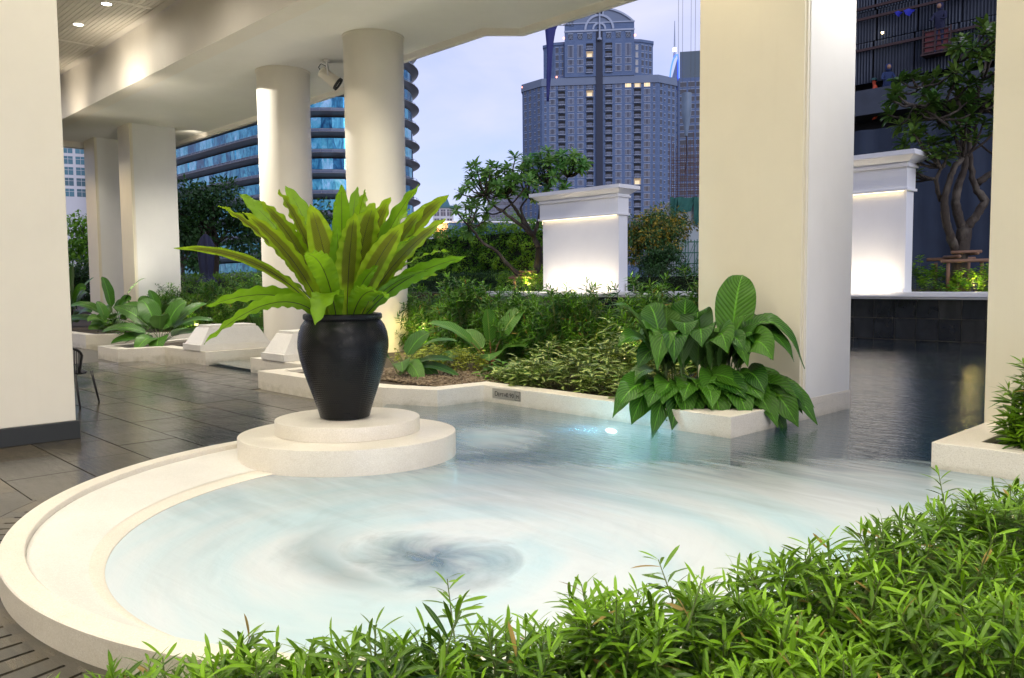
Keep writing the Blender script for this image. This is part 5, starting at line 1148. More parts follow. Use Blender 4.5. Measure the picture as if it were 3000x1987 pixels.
for q in BL + [(-.78, .62, .12, .25, .2, 1.0, .45, -.4), (-1.0, .42, .22, .23, .2, 1.4, .45, -.45), (-.22, .92, -.1, .27, .1, .8, .45, -.25), (-.62, .85, -.2, .25, .1, .9, .45, -.45)]: bpl(*q[:8])
for q in range(15):
    a = -1.0+2.0*q/14+RNG.normal(0, .05); bpl(a*1.05, RNG.uniform(-.34, .02), RNG.uniform(.45, .70)*(1-.25*abs(a)), RNG.uniform(.18, .25), RNG.normal(0, .25), 3.2, .5, a*.5, RNG.random()*.7)
for _ in range(12): bpl(RNG.uniform(-.45, .55), RNG.uniform(-.05, .14), RNG.uniform(.35, .55), RNG.uniform(.20, .26), RNG.normal(0, .2), 3.0, .5, RNG.uniform(-.3, .3), RNG.random()*.8)
for _ in range(12):
    a = RNG.uniform(-.9, 1.0); zt = RNG.uniform(-.22, .62)*(1-.35*abs(a)); bpl(a*1.1, zt, RNG.uniform(.05, .66)*(1-.4*max(0, zt)), RNG.uniform(.17, .27), RNG.normal(0, .3), 1.0+1.6*max(0, .6-zt)*1.6, .45, a*.35+RNG.normal(0, .08), RNG.random()*.8)
# ---- paddle-leaved plants
def leaf_clump(name, label, x, y, z, specs, mat, pmat, group=None, rnd=0, L=.7, Wd=.26, cat='plant'):
    p = thing(name, label, cat, (x, y, z), 0, group); c = np.array([x, y, z])
    sp = list(specs)
    for i in range(rnd):
        a = RNG.uniform(0, 2*PI); l = L*RNG.uniform(.6, 1.1); e = RNG.uniform(.05, .95); sp.append((math.cos(a)*l*(1-.5*e), l*e, math.sin(a)*l*(1-.5*e)*.8, Wd*RNG.uniform(.8, 1.1), RNG.normal(0, .35), 1.1+1.4*(1-e)))
    for (dx, dz, dy, w, roll, up) in sp:
        roll += .65*np.sign(dx)*min(1, abs(dx)*2); tip = c+CR*dx-CF*dy+np.array([0, 0, dz]); ctrl = c+(tip-c)*[.4, .4, 0]+np.array([0, 0, max(dz, .15)*up])
        big_leaf(p, c+RNG.normal(0, .03, 3)*[1, 1, 0], ctrl, tip, w*1.12, roll, mat, .30, 12, 4, .14, .015, 2.5, .55, pmat, 'leaf', .74, None, .010)
    return p
leaf_clump('paddle_plant', 'paddle-leaved plant with red stalks in the middle of the planter, behind the gravel', -9.85, 8.95, .24, [(-.98, .72, .05, .34, .35, 1.0), (-.02, .95, .0, .42, .0, .8), (.62, .98, -.25, .34, -.2, .8), (-1.0, -.02, .35, .34, .4, 3.2), (.02, .15, .62, .44, .1, 2.6), (.66, .32, .2, .36, -.4, 1.6), (.9, .5, -.3, .3, -.2, 1.2), (-.5, .55, -.4, .3, .2, 1.)], m_hosta, m_redst)
leaf_clump('paddle_plant', 'low paddle-leaved plant growing close behind the right side of the black pot', -9.95, 7.25, .24, [(.42, .62, -.2, .30, .0, .9), (.88, .50, .1, .22, -.5, 1.3), (.82, .22, .2, .24, -.4, 1.6), (.92, -.02, .3, .20, -.3, 2.2), (.38, -.12, .5, .26, -.2, 3.), (.1, .1, .5, .26, .2, 2.6), (-.5, .4, .2, .26, .3, 1.2), (.60, -.08, .1, .2, .2, 2.4)], m_big, m_petiole)
leaf_clump('paddle_plant', 'broad paddle-leaved plant hanging over the corner of the left planter', -19.0, 7.15, .24, [(-1.2, .35, .3, .40, .3, 1.8), (-.9, .1, .5, .42, .3, 2.6), (.15, -.12, .6, .42, .0, 3.2), (-.25, -.05, .7, .4, .1, 3), (1.2, .55, -.1, .36, -.4, 1.4), (1.25, .25, .1, .34, -.4, 2.0), (.5, 1.0, -.3, .4, -.1, .9), (-.6, 1.05, -.4, .42, .2, .9), (-1.3, .9, -.5, .4, .3, .9), (.9, .95, -.5, .36, -.2, .9), (.1, .7, .2, .4, 0, 1.1)], m_big, m_petiole, 'paddle plants in the left planters', 3, 1.0, .36)
leaf_clump('paddle_plant', 'upright paddle-leaved plant in front of the tan square pillars', -25.6, 8.3, .3, [(-.3, 1.6, 0, .45, .1, .8), (.9, 1.55, -.2, .32, -.5, .9), (-1.3, .7, .2, .4, .3, 1.5), (-1.6, .3, .3, .4, .3, 2), (.9, .7, .2, .4, -.3, 1.4), (0, .4, .6, .42, 0, 1.8)], m_big, m_petiole, 'paddle plants in the left planters', 6, 1.2, .4)
leaf_clump('paddle_plant', 'dark paddle-leaved plant at the far left beside the pale pillar', -28.9, 8.0, .3, [(.2, 2.0, 0, .42, 0, .8), (.8, 1.6, -.1, .36, -.3, .8), (-.7, 1.5, 0, .4, .3, .9), (.9, .5, .3, .4, -.3, 1.5)], m_big, m_petiole, 'paddle plants in the left planters', 10, 1.4, .42)
leaf_clump('paddle_plant', 'paddle-leaved plant peeping over the left stone block', -18.4, 9.3, .24, [(-.35, .85, 0, .4, .3, .9), (.55, .95, -.1, .42, -.6, .9), (.9, .7, 0, .34, -.5, 1.1), (0, .6, .3, .36, 0, 1.)], m_big, m_petiole, 'paddle plants in the left planters', 2, .9, .34)
leaf_clump('paddle_plant', 'paddle-leaved plant half way along the far left planter', -23.6, 8.9, .3, [(-.3, 1.2, 0, .4, .1, .8), (.7, .9, .1, .36, -.2, 1.1), (-1.0, .8, .1, .36, .2, 1.1)], m_big, m_petiole, 'paddle plants in the left planters', 7, 1.1, .36)
leaf_clump('paddle_plant', 'small paddle-leaved plant between the upright one and the corner one', -23.9, 7.6, .3, [(-.3, .9, 0, .36, .1, .8), (.6, .6, .1, .32, -.2, 1.1)], m_hosta, m_petiole, 'paddle plants in the left planters', 6, .8, .3)
pw_ = thing('flower_pot', 'low pale bowl pot at the far left under the dark paddle leaves', 'pot', (-28.5, 7.4, .35)); MB().lathe([(0, .36), (.25, .36), (.45, .62), (.52, .8), (.48, .8), (.4, .7), (0, .7)], (-28.4, 7.2), 24).build('bowl', m_terr2, pw_, smooth=True, angle=40)
# ---- small-leaved ground covers
gl = blade_tpl(.075, .045, 3, 1, .2, .2); cl = blade_tpl(.155, .052, 4, 1, .2, .25); rl = blade_tpl(.24, .085, 4, 1, .18, .22, 1.3)
def ground_cover(x, y, z, rx, ry, h, n, tpl, mat, label, name, group, n_obj=0):
    p = thing(name, label, 'plant', (x, y, z), 0, group); P = []; D = []; T = []
    nc = max(1, n//9); b = MB()
    for _ in range(nc):
        a = RNG.uniform(0, 6.28); q = math.sqrt(RNG.random()); c = np.array([x+rx*q*math.cos(a), y+ry*q*math.sin(a), z+h*(1-.55*q*q)*RNG.uniform(.45, 1.05)]); tb = RNG.random()
        b.tube([(x+rx*q*.7*math.cos(a), y+ry*q*.7*math.sin(a), z), tuple(c)], [.005, .003], 4, cap=False)
        for k in range(9):
            aa = k*2.4+a; zz = RNG.uniform(-.05, .75); P.append(c-np.array([0, 0, .02*k])); D.append((math.cos(aa), math.sin(aa), zz)); T.append(np.clip(tb+RNG.normal(0, .15), 0, 1))
    P = np.array(P); D = np.array(D); M3 = bases(D, roll=RNG.normal(0, .3, len(D)))*RNG.uniform(.75, 1.15, len(D))[:, None, None]
    leafy(p, tpl, M3, P, mat, n_obj, np.array(T)); b.build('stem', m_stem, p); return p
for i, (x, y, r, lab) in enumerate([(-11.15, 8.5, .55, 'golden ground cover just right of the pot, below the glowing shrub'), (-10.45, 8.2, .45, 'golden ground cover between the pot plant and the red-stalked paddle plant'), (-9.75, 8.35, .42, 'golden ground cover behind, half under the paddle leaves')]): ground_cover(x, y, .24, r, r*.8, .42, 420, gl, m_gold, lab, 'golden_ground_cover', 'golden ground cover', 10)
cr_l = ['variegated shrublet over the depth plate corner', 'variegated shrublet at the rim right of the paddle plant', 'variegated shrublet in the middle of the low bed', 'tall variegated shrublet with an upright shoot', 'variegated shrublet at the right of the bed, next to the broad leaved plant', 'variegated shrublet behind the rim under the broad leaves', 'variegated shrublet at the back of the low bed', 'variegated shrublet low under the podocarpus', 'variegated shrublet between the rim and the back of the bed']
for i, (x, y, r, h) in enumerate([(-8.0, 7.75, .32, .36), (-7.5, 7.72, .36, .42), (-7.0, 7.8, .38, .48), (-6.85, 8.5, .36, .95), (-6.35, 7.75, .36, .44), (-5.85, 7.65, .34, .36), (-8.1, 8.5, .45, .62), (-7.4, 8.7, .45, .72), (-6.2, 8.5, .45, .7)]): ground_cover(x, y, .24, r, r, h, 300, cl, m_croton, cr_l[i], 'variegated_shrublet', 'variegated shrublets in the middle planter', 22)
for i, (x, y, lab) in enumerate([(-8.55, 8.1, 'dark low foliage under the red-stalked paddle plant'), (-5.2, 7.5, 'dark low foliage under the broad leaved plant'), (-4.6, 8.0, 'dark low foliage by the foot of the big pillar'), (-22.0, 7.6, 'low foliage in the far left planter'), (-24, 7.7, 'low foliage beside the upright paddle plant')]): ground_cover(x, y, .24 if x > -20 else .3, .42, .42, .26 if x > -20 else .6, 200, cl, m_podob, lab, 'low_foliage', 'low foliage in the planters')
# gravel
b = MB(); ph = (1+5**.5)/2; ico = np.array([(-1, ph, 0), (1, ph, 0), (-1, -ph, 0), (1, -ph, 0), (0, -1, ph), (0, 1, ph), (0, -1, -ph), (0, 1, -ph), (ph, 0, -1), (ph, 0, 1), (-ph, 0, -1), (-ph, 0, 1)])/1.9
icf = np.array([(0, 11, 5), (0, 5, 1), (0, 1, 7), (0, 7, 10), (0, 10, 11), (1, 5, 9), (5, 11, 4), (11, 10, 2), (10, 7, 6), (7, 1, 8), (3, 9, 4), (3, 4, 2), (3, 2, 6), (3, 6, 8), (3, 8, 9), (4, 9, 5), (2, 4, 11), (6, 2, 10), (8, 6, 7), (9, 8, 1)])
def gravel(x0, x1, y0, y1, n, z, label):
    Pp = np.c_[RNG.uniform(x0, x1, n), RNG.uniform(y0, y1, n), z+RNG.uniform(-.01, .02, n)]; s = RNG.uniform(.016, .034, (n, 3)); s[:, 2] *= .6
    q = RNG.uniform(0, 6.28, n); M3 = np.zeros((n, 3, 3)); M3[:, 0, 0] = np.cos(q)*s[:, 0]; M3[:, 0, 1] = -np.sin(q)*s[:, 1]; M3[:, 1, 0] = np.sin(q)*s[:, 0]; M3[:, 1, 1] = np.cos(q)*s[:, 1]; M3[:, 2, 2] = s[:, 2]
    tag(MB().inst((ico, icf, np.zeros((12, 2))), M3, Pp).build('gravel', m_peb, None, smooth=True), label, 'gravel', kind='stuff')
t = NT('river_pebble'); m_peb = t.end(t.bsdf(t.mix(t.n('Attribute', {}, attribute_name='tint').outputs['Fac'], (.09, .06, .035, 1), (.26, .20, .12, 1)), .6))
gravel(-10.9, -8.25, 6.72, 8.6, 3800, .235, 'brown pebbles in the planter right of the pot'); gravel(-18.2, -16.4, 7.25, 8.8, 1200, .235, 'brown pebbles beside the left stone block')
# ---- hedges
hl = blade_tpl(.11, .07, 2, 1, .25, .25); hl2 = blade_tpl(.08, .042, 2, 1, .25, .2)
def hedge(label, p0, p1, th, z0, z1, n, tpl, mat, bump=.18, name='hedge', group=None):
    p = thing(name, label, 'hedge', ((p0[0]+p1[0])/2, (p0[1]+p1[1])/2, z0), 0, group); p0, p1 = np.array(p0), np.array(p1); d = p1-p0; L = np.linalg.norm(d); d = d/L; nrm = np.array([d[1], -d[0]])
    if nrm.dot([0, -1]) < 0: nrm = -nrm
    b = MB(); q = [p0+nrm*(th-.25), p1+nrm*(th-.25), p1-nrm*.3, p0-nrm*.3]; b.prism([tuple(a) for a in q], z0, z1-.3); b.build('twig_core', plain('hedge_core', (.012, .02, .008), .9) if 'hedge_core' not in bpy.data.materials else bpy.data.materials['hedge_core'], p)
    u = RNG.random(n)*L; top = RNG.random(n) < .22*min(1, th/.8); v = np.where(top, 1, RNG.random(n)); w = np.where(top, RNG.random(n), 1.)
    wob = lambda a, c: bump*(np.sin(a*2.1+c*3)+.7*np.sin(a*4.7-c*5.1+1)+.6*np.sin(c*8+a*.8))
    off = th*w + np.where(top, 0, wob(u, v*(z1-z0))) - RNG.exponential(.07, n); z = z0+(z1-z0)*v + np.where(top, wob(u, w*2)*.8, wob(u, 9.)*.7*v) - np.where(top, RNG.exponential(.05, n), 0)
    P = np.c_[p0[0]+d[0]*u+nrm[0]*off, p0[1]+d[1]*u+nrm[1]*off, z]
    D = RNG.normal(0, .7, (n, 3)) + np.c_[np.full(n, nrm[0]*.9), np.full(n, nrm[1]*.9), np.where(top, .6, -.25)]
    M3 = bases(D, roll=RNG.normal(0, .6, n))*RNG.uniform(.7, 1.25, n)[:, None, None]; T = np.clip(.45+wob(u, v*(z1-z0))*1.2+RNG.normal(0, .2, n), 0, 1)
    leafy(p, tpl, M3, P, mat, 0, T); return p
hedge('tall leafy hedge wall behind the pool garden, under the blue hoarding', (-38, 26.6), (-24.2, 25.9), .7, 1.2, 4.15, 21000, hl, m_hedge, .15)
hedge('lower clipped hedge running in front of the tall hedge wall', (-36, 24.9), (-25.0, 24.3), .8, .6, 2.05, 13000, hl2, m_dtree, .06)
hedge('clipped hedge at the left below the dark tree', (-36, 14.6), (-21.5, 13.7), .7, .2, 2.05, 9000, hl2, m_hedge, .06)
hedge('clipped shrub mass around the flowering tree trunk', (-23.6, 22.6), (-20.4, 22.4), .7, 1.0, 1.95, 3500, hl2, m_hedge, .12)
hedge('shrub mass behind the white feature wall, below the golden flowering tree', (-24.5, 27), (-13, 27), .8, 1.0, 2.1, 8000, hl2, m_dtree, .2)
# ---- trees
def tube_tree(t_, paths, mat, seg=8, name='trunk'):
    b = MB()
    for P, r0, r1 in paths:
        P = np.array(P, float); n = len(P); d = np.arange(n); s = np.linspace(0, n-1, (n-1)*4+1); Q = np.stack([np.interp(s, d, P[:, k]) for k in range(3)], 1)
        for _ in range(2): Q[1:-1] = (Q[:-2]+2*Q[1:-1]+Q[2:])/4
        Q[1:-1] += RNG.normal(0, .012, Q[1:-1].shape)*(.5+r0*4); b.tube(Q, np.linspace(r0, r1, len(Q))*RNG.uniform(.9, 1.1, len(Q)), seg)
    return b.build(name, mat, t_, smooth=True)
def frangipani(label, root, depthvec, polys, ends, mat, leafs, nflow, extra=0, Ls=1.0, nl=15):
    """polys/ends given as (right, up, back) metres from the root"""
    root = np.array(root); w = lambda q: root+CR*q[0]+np.array([0, 0, q[1]])+CF*q[2]
    T_ = thing('frangipani_tree', label, 'tree', tuple(root)); tube_tree(T_, [([w(q) for q in P], a, c) for P, a, c in polys], m_bark)
    E = [np.array(w(q)) for q in ends]; tips = []; src = [np.array(w(P[-1])) for P, _, _ in polys] + [np.array(w(P[len(P)//2])) for P, _, _ in polys]; tw = []
    for e in E:
        j = np.argmin([np.linalg.norm(e-s)+(.6 if s[2] > e[2] else 0) for s in src]); s0 = src[j]; m = (s0+e)/2+np.array([0, 0, -.12]); tw.append(([s0, m, e], .035, .022)); tips.append((e, unit(e-m+np.array([0, 0, .15]))))
    tube_tree(T_, tw, m_bark, 6, 'branch')
    P = []; D = []; Tt = []; U = []; fl = []
    for e, ax in tips:
        tb = RNG.random(); e1 = unit(np.cross(ax, [.3, .1, 1.])); e2 = np.cross(ax, e1)
        for k in range(nl):
            a = k*2.4+tb*6; el = .05+.8*(k/nl); P.append(e-ax*.12*(1-k/nl)); D.append(math.cos(a)*e1+math.sin(a)*e2+ax*el+RNG.normal(0, .12, 3)); Tt.append(np.clip(tb*.7+RNG.normal(.15, .15), 0, 1))
        if len(fl) < nflow and RNG.random() < .5: fl.append(e+ax*.10)
    P = np.array(P); D = np.array(D); leafy(T_, rl, bases(D, roll=RNG.normal(0, .25, len(D)))*(RNG.uniform(.75, 1.15, len(D))*Ls)[:, None, None], P, mat, leafs, np.array(Tt), stuff='crown')
    if fl:
        ft = blade_tpl(.05, .04, 2, 1, .2, -.1); PP = []; DD = []
        for f in fl:
            for m_ in range(5):
                c = f+RNG.normal(0, .06, 3)
                for k in range(5): PP.append(c); DD.append((math.cos(k*1.257), math.sin(k*1.257), .35))
        leafy(T_, ft, bases(np.array(DD)), np.array(PP), m_petal, 0, stuff='blossom'); bpy.data.objects
    return T_
# flowering tree left of the white feature wall (trunk forks read from its silhouette)
k = 1/115.0     # metres per source pixel at this depth
tx = lambda px, py, q=0.: ((px-1545)*.01305, (800-py)*.01305, q)
polys = [([tx(1548, 800), tx(1556, 760, .0), tx(1575, 705, .05), tx(1572, 670, .05)], .16, .12),
         ([tx(1545, 795), tx(1510, 745, -.1), tx(1480, 720, -.2), tx(1452, 680, -.25), tx(1412, 660, -.3), tx(1390, 630, -.35), tx(1370, 605, -.4)], .10, .035),
         ([tx(1572, 672), tx(1560, 640, .05), tx(1535, 605, .1), tx(1515, 570, .15), tx(1500, 545, .2), tx(1478, 520, .25)], .11, .04),
         ([tx(1560, 640), tx(1530, 612, -.1), tx(1500, 590, -.15), tx(1470, 565, -.2), tx(1430, 545, -.3), tx(1420, 520, -.3)], .08, .03),
         ([tx(1556, 640), tx(1572, 600, .2), tx(1580, 560, .3), tx(1592, 520, .4), tx(1605, 490, .5)], .075, .035),
         ([tx(1556, 632), tx(1530, 580, .4), tx(1520, 550, .5), tx(1545, 520, .5)], .06, .03),
         ([tx(1600, 640, .5), tx(1618, 590, .6), tx(1618, 530, .6), tx(1650, 500, .7), tx(1662, 460, .8)], .075, .03),
         ([tx(1572, 690), tx(1600, 650, .4), tx(1640, 580, .6), tx(1690, 540, .7)], .06, .025)]
ends = []
for px, py in [(1380, 440), (1400, 425), (1420, 450), (1440, 435), (1455, 430), (1470, 445), (1450, 465), (1425, 480), (1400, 480), (1385, 500), (1365, 500), (1350, 520), (1345, 560), (1360, 580), (1385, 575), (1400, 600), (1420, 590), (1395, 540), (1420, 520), (1445, 500), (1470, 480), (1490, 460), (1500, 440), (1510, 415), (1530, 410), (1545, 420), (1560, 410), (1585, 400), (1600, 395), (1595, 420), (1620, 415), (1640, 405), (1660, 410), (1680, 415), (1700, 420), (1715, 430), (1700, 445), (1680, 440), (1655, 435), (1630, 445), (1605, 450), (1580, 440), (1560, 455), (1535, 450), (1515, 475), (1545, 490), (1570, 490), (1590, 510), (1560, 520), (1530, 510), (1500, 500), (1475, 520), (1650, 500), (1640, 520), (1700, 530), (1680, 545), (1715, 535), (1440, 540), (1410, 560), (1375, 610), (1370, 630), (1465, 500), (1590, 470), (1615, 475)]:
    ends.append(tx(px+RNG.normal(0, 4), py+RNG.normal(0, 4), RNG.normal(.1, .55)))
ends += [tx(px+RNG.normal(0, 9), py+RNG.normal(0, 8), RNG.normal(.1, .6)) for px, py in ((1410, 465), (1450, 480), (1480, 500), (1530, 435), (1570, 425), (1620, 430), (1665, 425), (1690, 430), (1550, 470), (1500, 470), (1440, 515), (1400, 515), (1370, 540), (1430, 455), (1460, 460), (1490, 485), (1520, 455), (1545, 440), (1570, 465), (1590, 430), (1610, 415), (1635, 425), (1650, 445), (1685, 415), (1705, 435), (1625, 465), (1380, 470), (1395, 455), (1415, 500), (1455, 515), (1480, 430), (1510, 500), (1535, 480), (1360, 545), (1380, 525), (1600, 480))]
frangipani('frangipani tree with forked trunk and white blossom, left of the white feature wall', (-22.15, 22.25, 1.25), None, polys, ends, m_frang, 90, 14, Ls=1.5, nl=22)
ty = lambda px, py, q=0.: ((px-2810)*.00864, (790-py)*.00864, q)
polys = [([ty(2808, 800), ty(2808, 740), ty(2812, 690), ty(2822, 640, 0), ty(2826, 600, .05)], .20, .17),
         ([ty(2800, 670), ty(2775, 620, -.1), ty(2757, 570, -.15), ty(2752, 520, -.2), ty(2765, 470, -.2), ty(2775, 430, -.2), ty(2800, 400, -.2)], .12, .06),
         ([ty(2752, 520), ty(2730, 490, -.2), ty(2722, 460, -.25), ty(2735, 430, -.3)], .06, .04),
         ([ty(2820, 600), ty(2808, 560, .1), ty(2800, 510, .1), ty(2815, 460, .1), ty(2830, 400, .1), ty(2815, 320, .15), ty(2805, 220, .2), ty(2800, 120, .2)], .13, .04),
         ([ty(2828, 600), ty(2860, 560, .0), ty(2885, 530, .0), ty(2868, 500, .05), ty(2852, 470, .1), ty(2845, 400, .15), ty(2842, 320, .2), ty(2850, 240, .2), ty(2880, 170, .2)], .12, .04),
         ([ty(2865, 470, .1), ty(2900, 445, .1), ty(2960, 405, .1)], .09, .06), ([ty(2800, 400, -.2), ty(2770, 330, -.3), ty(2720, 290, -.3), ty(2650, 255, -.4)], .05, .03), ([ty(2815, 320), ty(2760, 240, .2), ty(2700, 190, .2)], .05, .03), ([ty(2842, 320), ty(2880, 250, .2), ty(2920, 190, .2)], .05, .03)]
ends = [ty(px+RNG.normal(0, 7), py+RNG.normal(0, 7), RNG.normal(0, .6)) for px, py in [(2612, 225), (2640, 165), (2630, 200), (2660, 150), (2680, 170), (2655, 215), (2690, 205), (2720, 160), (2740, 120), (2760, 90), (2790, 70), (2820, 60), (2850, 75), (2880, 90), (2910, 60), (2930, 90), (2880, 20), (2870, 40), (2900, 130), (2930, 160), (2910, 200), (2880, 180), (2850, 150), (2820, 130), (2790, 130), (2760, 150), (2730, 200), (2760, 210), (2790, 190), (2820, 200), (2850, 220), (2880, 240), (2910, 260), (2930, 290), (2890, 300), (2860, 290), (2830, 270), (2800, 260), (2770, 260), (2740, 250), (2710, 240), (2680, 250), (2650, 270), (2630, 290), (2640, 330), (2660, 350), (2690, 330), (2720, 310), (2750, 300), (2780, 310), (2640, 380), (2670, 400), (2700, 390), (2730, 370), (2760, 360), (2650, 410), (2715, 425), (2690, 430), (2740, 400), (2900, 330), (2920, 310), (2770, 180), (2800, 160), (2840, 180), (2700, 270), (2660, 300), (2870, 210), (2810, 230), (2750, 170), (2935, 220), (2700, 420), (2630, 250), (2745, 330), (2690, 360), (2780, 340), (2720, 350), (2860, 120), (2800, 100)]]
frangipani('dark frangipani tree in the raised bed on the right, before the navy cloth screen', (-7.15, 22.6, 1.24), None, polys, ends, m_frangd, 60, 10, Ls=1.30, nl=20)
def timber_support(x, y, z, s, label):
    t_ = thing('tree_support', label, 'support', (x, y, z)); c = np.array([x, y, z])
    for a in (-1, 1):
        for q in (-.3, .3): MB().tube([c+CR*a*.42*s+CF*q, c+CR*a*.42*s+CF*q+np.array([0, 0, .78])], .045, 8).build('post', m_wood, t_, smooth=True)
    for q, zz in ((-.36, .80), (.36, .86)): MB().tube([c-CR*.62*s+CF*q+np.array([0, 0, zz]), c+CR*.62*s+CF*q+np.array([0, 0, zz+.02])], .045, 8).build('crossbar', m_wood, t_, smooth=True)
    for q, zz in ((-.2, .92), (.25, .99)): MB().tube([c+CR*q+CF*-.42+np.array([0, 0, zz]), c+CR*(q+.05)+CF*.42+np.array([0, 0, zz])], .04, 8).build('crossbar', m_wood, t_, smooth=True)
    MB().tube([c-CR*.35+CF*-.3+np.array([0, 0, 1.02]), c+CR*.4+CF*-.3+np.array([0, 0, 1.04])], .04, 8).build('crossbar', m_wood, t_, smooth=True)
timber_support(-7.15, 22.6, 1.24, 1, 'round timber frame bracing the right tree trunk'); timber_support(-22.35, 22.3, 1.0, 1.1, 'round timber frame bracing the flowering tree, partly in foliage')
for i, (x, y, rx, h, n, lab) in enumerate([(-7.55, 22.3, .5, .85, 520, 'leafy shrub left of the right tree trunk'), (-6.9, 22.2, .5, .7, 480, 'leafy shrub in front of the timber frame'), (-6.2, 22.3, .5, .95, 520, 'leafy shrub lit yellow beside the right pillar'), (-8.0, 22.2, .22, 1.15, 160, 'thin upright shrub shoot beside the right white wall')]): ground_cover(x, y, 1.2, rx, rx, h, n, blade_tpl(.12, .07, 3, 1, .2, .2), m_hedge, lab, 'bed_shrub', 'shrubs in the raised bed on the right')
def crown_tree(label, x, y, z0, zc, rx, rz, n, tpl, mat, trunk_r=.16, clumps=26, name='tree', core=True, group=None):
    t_ = thing(name, label, 'tree', (x, y, z0), 0, group); c = np.array([x, y, zc]); cl_ = rand_dirs(clumps, -.75, 1)*[rx*.72, rx*.72, rz*.75]*RNG.uniform(.55, 1.05, (clumps, 1))
    tube_tree(t_, [([(x, y, z0), (x+.05, y, (z0+zc)/2), (x, y+.05, zc-rz*.2)], trunk_r, trunk_r*.6)]+[([(x, y, zc-rz*.5), c+q*.5-[0, 0, rz*.1], c+q*.95], trunk_r*.4, .02) for q in cl_[:14]], m_bark)
    j = RNG.integers(0, clumps, n); d = rand_dirs(n); r = RNG.random(n)**.4; rc = rx*.36*RNG.uniform(.7, 1.2, clumps)
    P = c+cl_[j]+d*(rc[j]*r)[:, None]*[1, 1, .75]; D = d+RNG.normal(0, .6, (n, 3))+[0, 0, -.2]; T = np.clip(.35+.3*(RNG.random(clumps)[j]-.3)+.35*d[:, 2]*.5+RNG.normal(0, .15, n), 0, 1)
    leafy(t_, tpl, bases(D, roll=RNG.normal(0, .6, n))*RNG.uniform(.7, 1.3, n)[:, None, None], P, mat, 0, T, stuff='crown'); return t_
tl = blade_tpl(.20, .10, 2, 1, .25, .25); tl2 = blade_tpl(.16, .07, 2, 1, .2, .3)
crown_tree('dark spreading tree behind the left shrub bank, before the glass building', -33.6, 15.0, 0, 4.3, 2.5, 2.0, 6500, tl, m_dtree, .18)
crown_tree('smaller dark tree right of the spreading tree, beside the lit round column', -30.6, 17.6, 0, 3.6, 1.9, 1.6, 4000, tl, m_dtree, .14)
crown_tree('green tree at the far left behind the tan pillars', -40.5, 12.4, 0, 3.1, 2.4, 1.9, 5200, tl, m_gtree if False else m_hedge, .15)
crown_tree('feathery shrub tree at the far left beside the pale pillar', -35.5, 9.9, 0, 1.6, 1.3, 1.3, 2500, tl2, m_dtree, .1)
crown_tree('golden flowering tree right of the white feature wall', -24.6, 33.2, 0, 3.75, 1.7, 1.65, 7000, tl2, m_gtree, .16, 34)
crown_tree('grey-green tree in front of the golden flowering tree', -22.4, 31.2, 0, 2.3, 1.3, 1.15, 3500, tl2, m_gtree if False else m_dtree, .12)
crown_tree('taller golden flowering tree behind, right of the feature wall', -26.2, 36.5, 0, 4.3, 1.9, 1.5, 5200, tl2, m_gtree, .16, 30)
crown_tree('small tree on the skyline left of the frangipani', -46, 41, 0, 4.6, 2.2, 1.9, 2600, tl, m_hedge, .14)
crown_tree('tree on the skyline behind the hoarding', -62, 60, 0, 6.8, 3.4, 2.4, 3200, tl, m_hedge, .2)
crown_tree('tree low behind the glass building corner', -90, 60, 0, 8.5, 4.5, 4.5, 3000, blade_tpl(.5, .25, 2, 1, .2, .2), m_dtree, .3)
crown_tree('second tree low behind the glass building', -100, 52, 0, 7.5, 4.5, 4.0, 3000, blade_tpl(.5, .25, 2, 1, .2, .2), m_dtree, .3)
crown_tree('round tree far left of the glass building', -74, 30, 0, 5.0, 4.0, 3.6, 3000, blade_tpl(.4, .2, 2, 1, .2, .2), m_dtree, .25)
# ---- closed navy umbrella
um = thing('closed_umbrella', 'closed navy garden umbrella tied up in front of the dark tree', 'umbrella', (-27.55, 12.0, .2))
MB().tube([(-27.55, 12.0, .2), (-27.55, 12.0, 3.45)], .03, 8).build('pole', m_dark, um)
b = MB(); sg = 30; V = []
for z, r, fl_ in ((3.36, .05, .0), (3.25, .16, .1), (3.0, .24, .25), (2.6, .22, .3), (2.15, .19, .3), (1.95, .15, .2), (1.85, .20, .35), (1.72, .25, .4)):
    for k_ in range(sg): a = k_*2*PI/sg; rr_ = r*(1+fl_*math.sin(a*6+z)); V.append((-27.55+rr_*math.cos(a), 12.0+rr_*math.sin(a), z))
i = np.arange(sg); b.add(V, np.concatenate([np.c_[q*sg+i, q*sg+(i+1) % sg, (q+1)*sg+(i+1) % sg, (q+1)*sg+i] for q in range(7)])); b.build('canopy', plain('navy_canvas', (.02, .025, .075), .8, .25, 3), um, smooth=True)
MB().lathe([(.17, 1.92), (.175, 1.95), (.17, 1.98)], (-27.55, 12.0), 16).build('tie', m_navy, um)
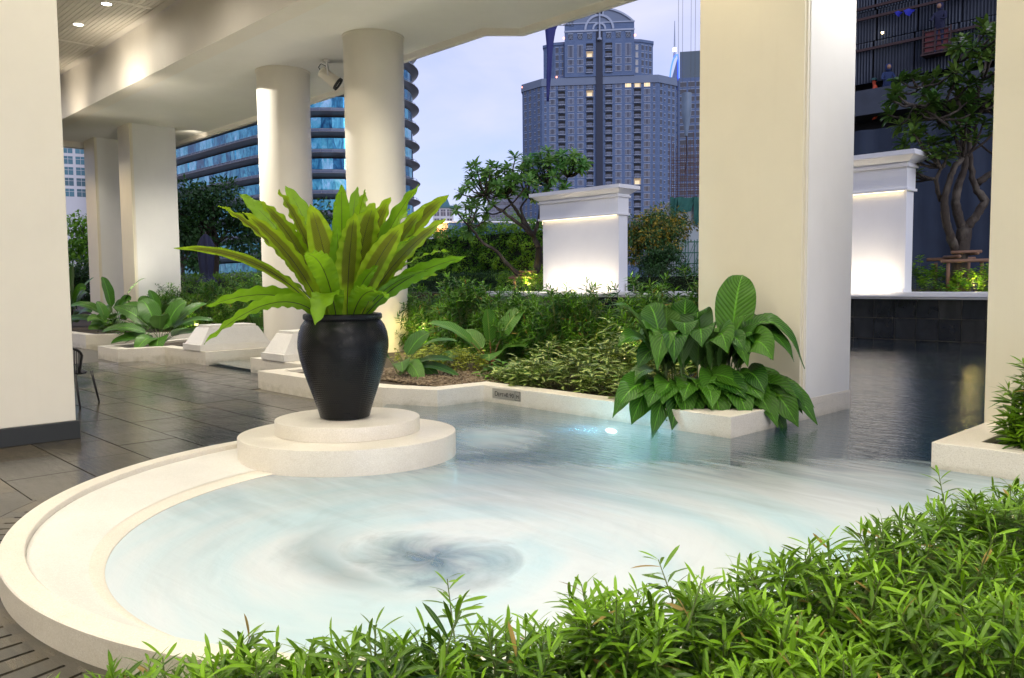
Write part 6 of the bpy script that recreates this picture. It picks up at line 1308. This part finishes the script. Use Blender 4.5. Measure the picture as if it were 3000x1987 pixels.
# ---- rope chair behind the pale pillar
chx, chy = -12.02, 3.16
ch_ = thing('rope_chair', 'black rope-backed garden chair half hidden by the pale pillar', 'chair', (chx, chy, 0)); m_ch = plain('black_chair', (.02, .02, .022), .45)
W2 = lambda a, f, z: np.array([chx, chy, 0])+CR*a+CF*f+np.array([0, 0, z])
for a, f, a2, f2 in ((.24, -.02, .33, -.10), (-.26, -.02, -.34, -.10), (.24, .4, .30, .46), (-.26, .4, -.3, .46)): MB().tube([W2(a, f, .44), W2(a2, f2, 0)], [.018, .013], 8).build('leg', m_ch, ch_, smooth=True)
b = MB(); P = [W2(.25*math.cos(q), .19+.23*math.sin(q), .44) for q in np.linspace(0, 2*PI, 25)]; b.tube(P, .016, 6); b.build('seat_frame', m_ch, ch_, smooth=True)
b = MB()
for q in np.linspace(-.22, .22, 14): l = .23*math.sqrt(max(0, 1-(q/.25)**2)); b.tube([W2(q, .19-l, .445), W2(q, .19+l, .445)], .008, 5)
b.build('seat', m_ch, ch_)
arc = [W2(.27*math.sin(q), .10-.17*math.cos(q), .80-.10*abs(q/1.6)**3) for q in np.linspace(-1.7, 1.7, 25)]
MB().tube([W2(-.25, .06, .44), *arc, W2(.25, .06, .44)], .017, 8).build('back_frame', m_ch, ch_, smooth=True)
b = MB()
for q in np.linspace(-1.55, 1.55, 24): b.tube([W2(.27*math.sin(q), .10-.17*math.cos(q), .80-.10*abs(q/1.6)**3), W2(.24*math.sin(q), .12-.16*math.cos(q), .44)], .006, 5)
b.build('rope', m_ch, ch_)
b = MB(); b.tube([W2(.27, -.04, .36), W2(-.28, -.04, .36)], .012, 6); b.build('stretcher', m_ch, ch_)
# a dark blue leaf lying on the wet slate
fl_ = MB().add(np.array([(-7.98, 3.42, .006), (-7.86, 3.50, .02), (-7.74, 3.60, .006), (-7.90, 3.56, .012), (-7.83, 3.44, .012)]), [(0, 4, 1, 3), (4, 2, 3, 1)][:1]).add(np.array([(-7.86, 3.50, .02), (-7.83, 3.44, .012), (-7.74, 3.60, .006), (-7.90, 3.56, .012)]), [(0, 1, 2), (0, 2, 3)]).build('fallen_leaf', plain('dark_blue_leaf', (.02, .06, .10), .5)); tag(fl_, 'small dark blue fallen leaf on the wet slate left of the pedestal', 'leaf')
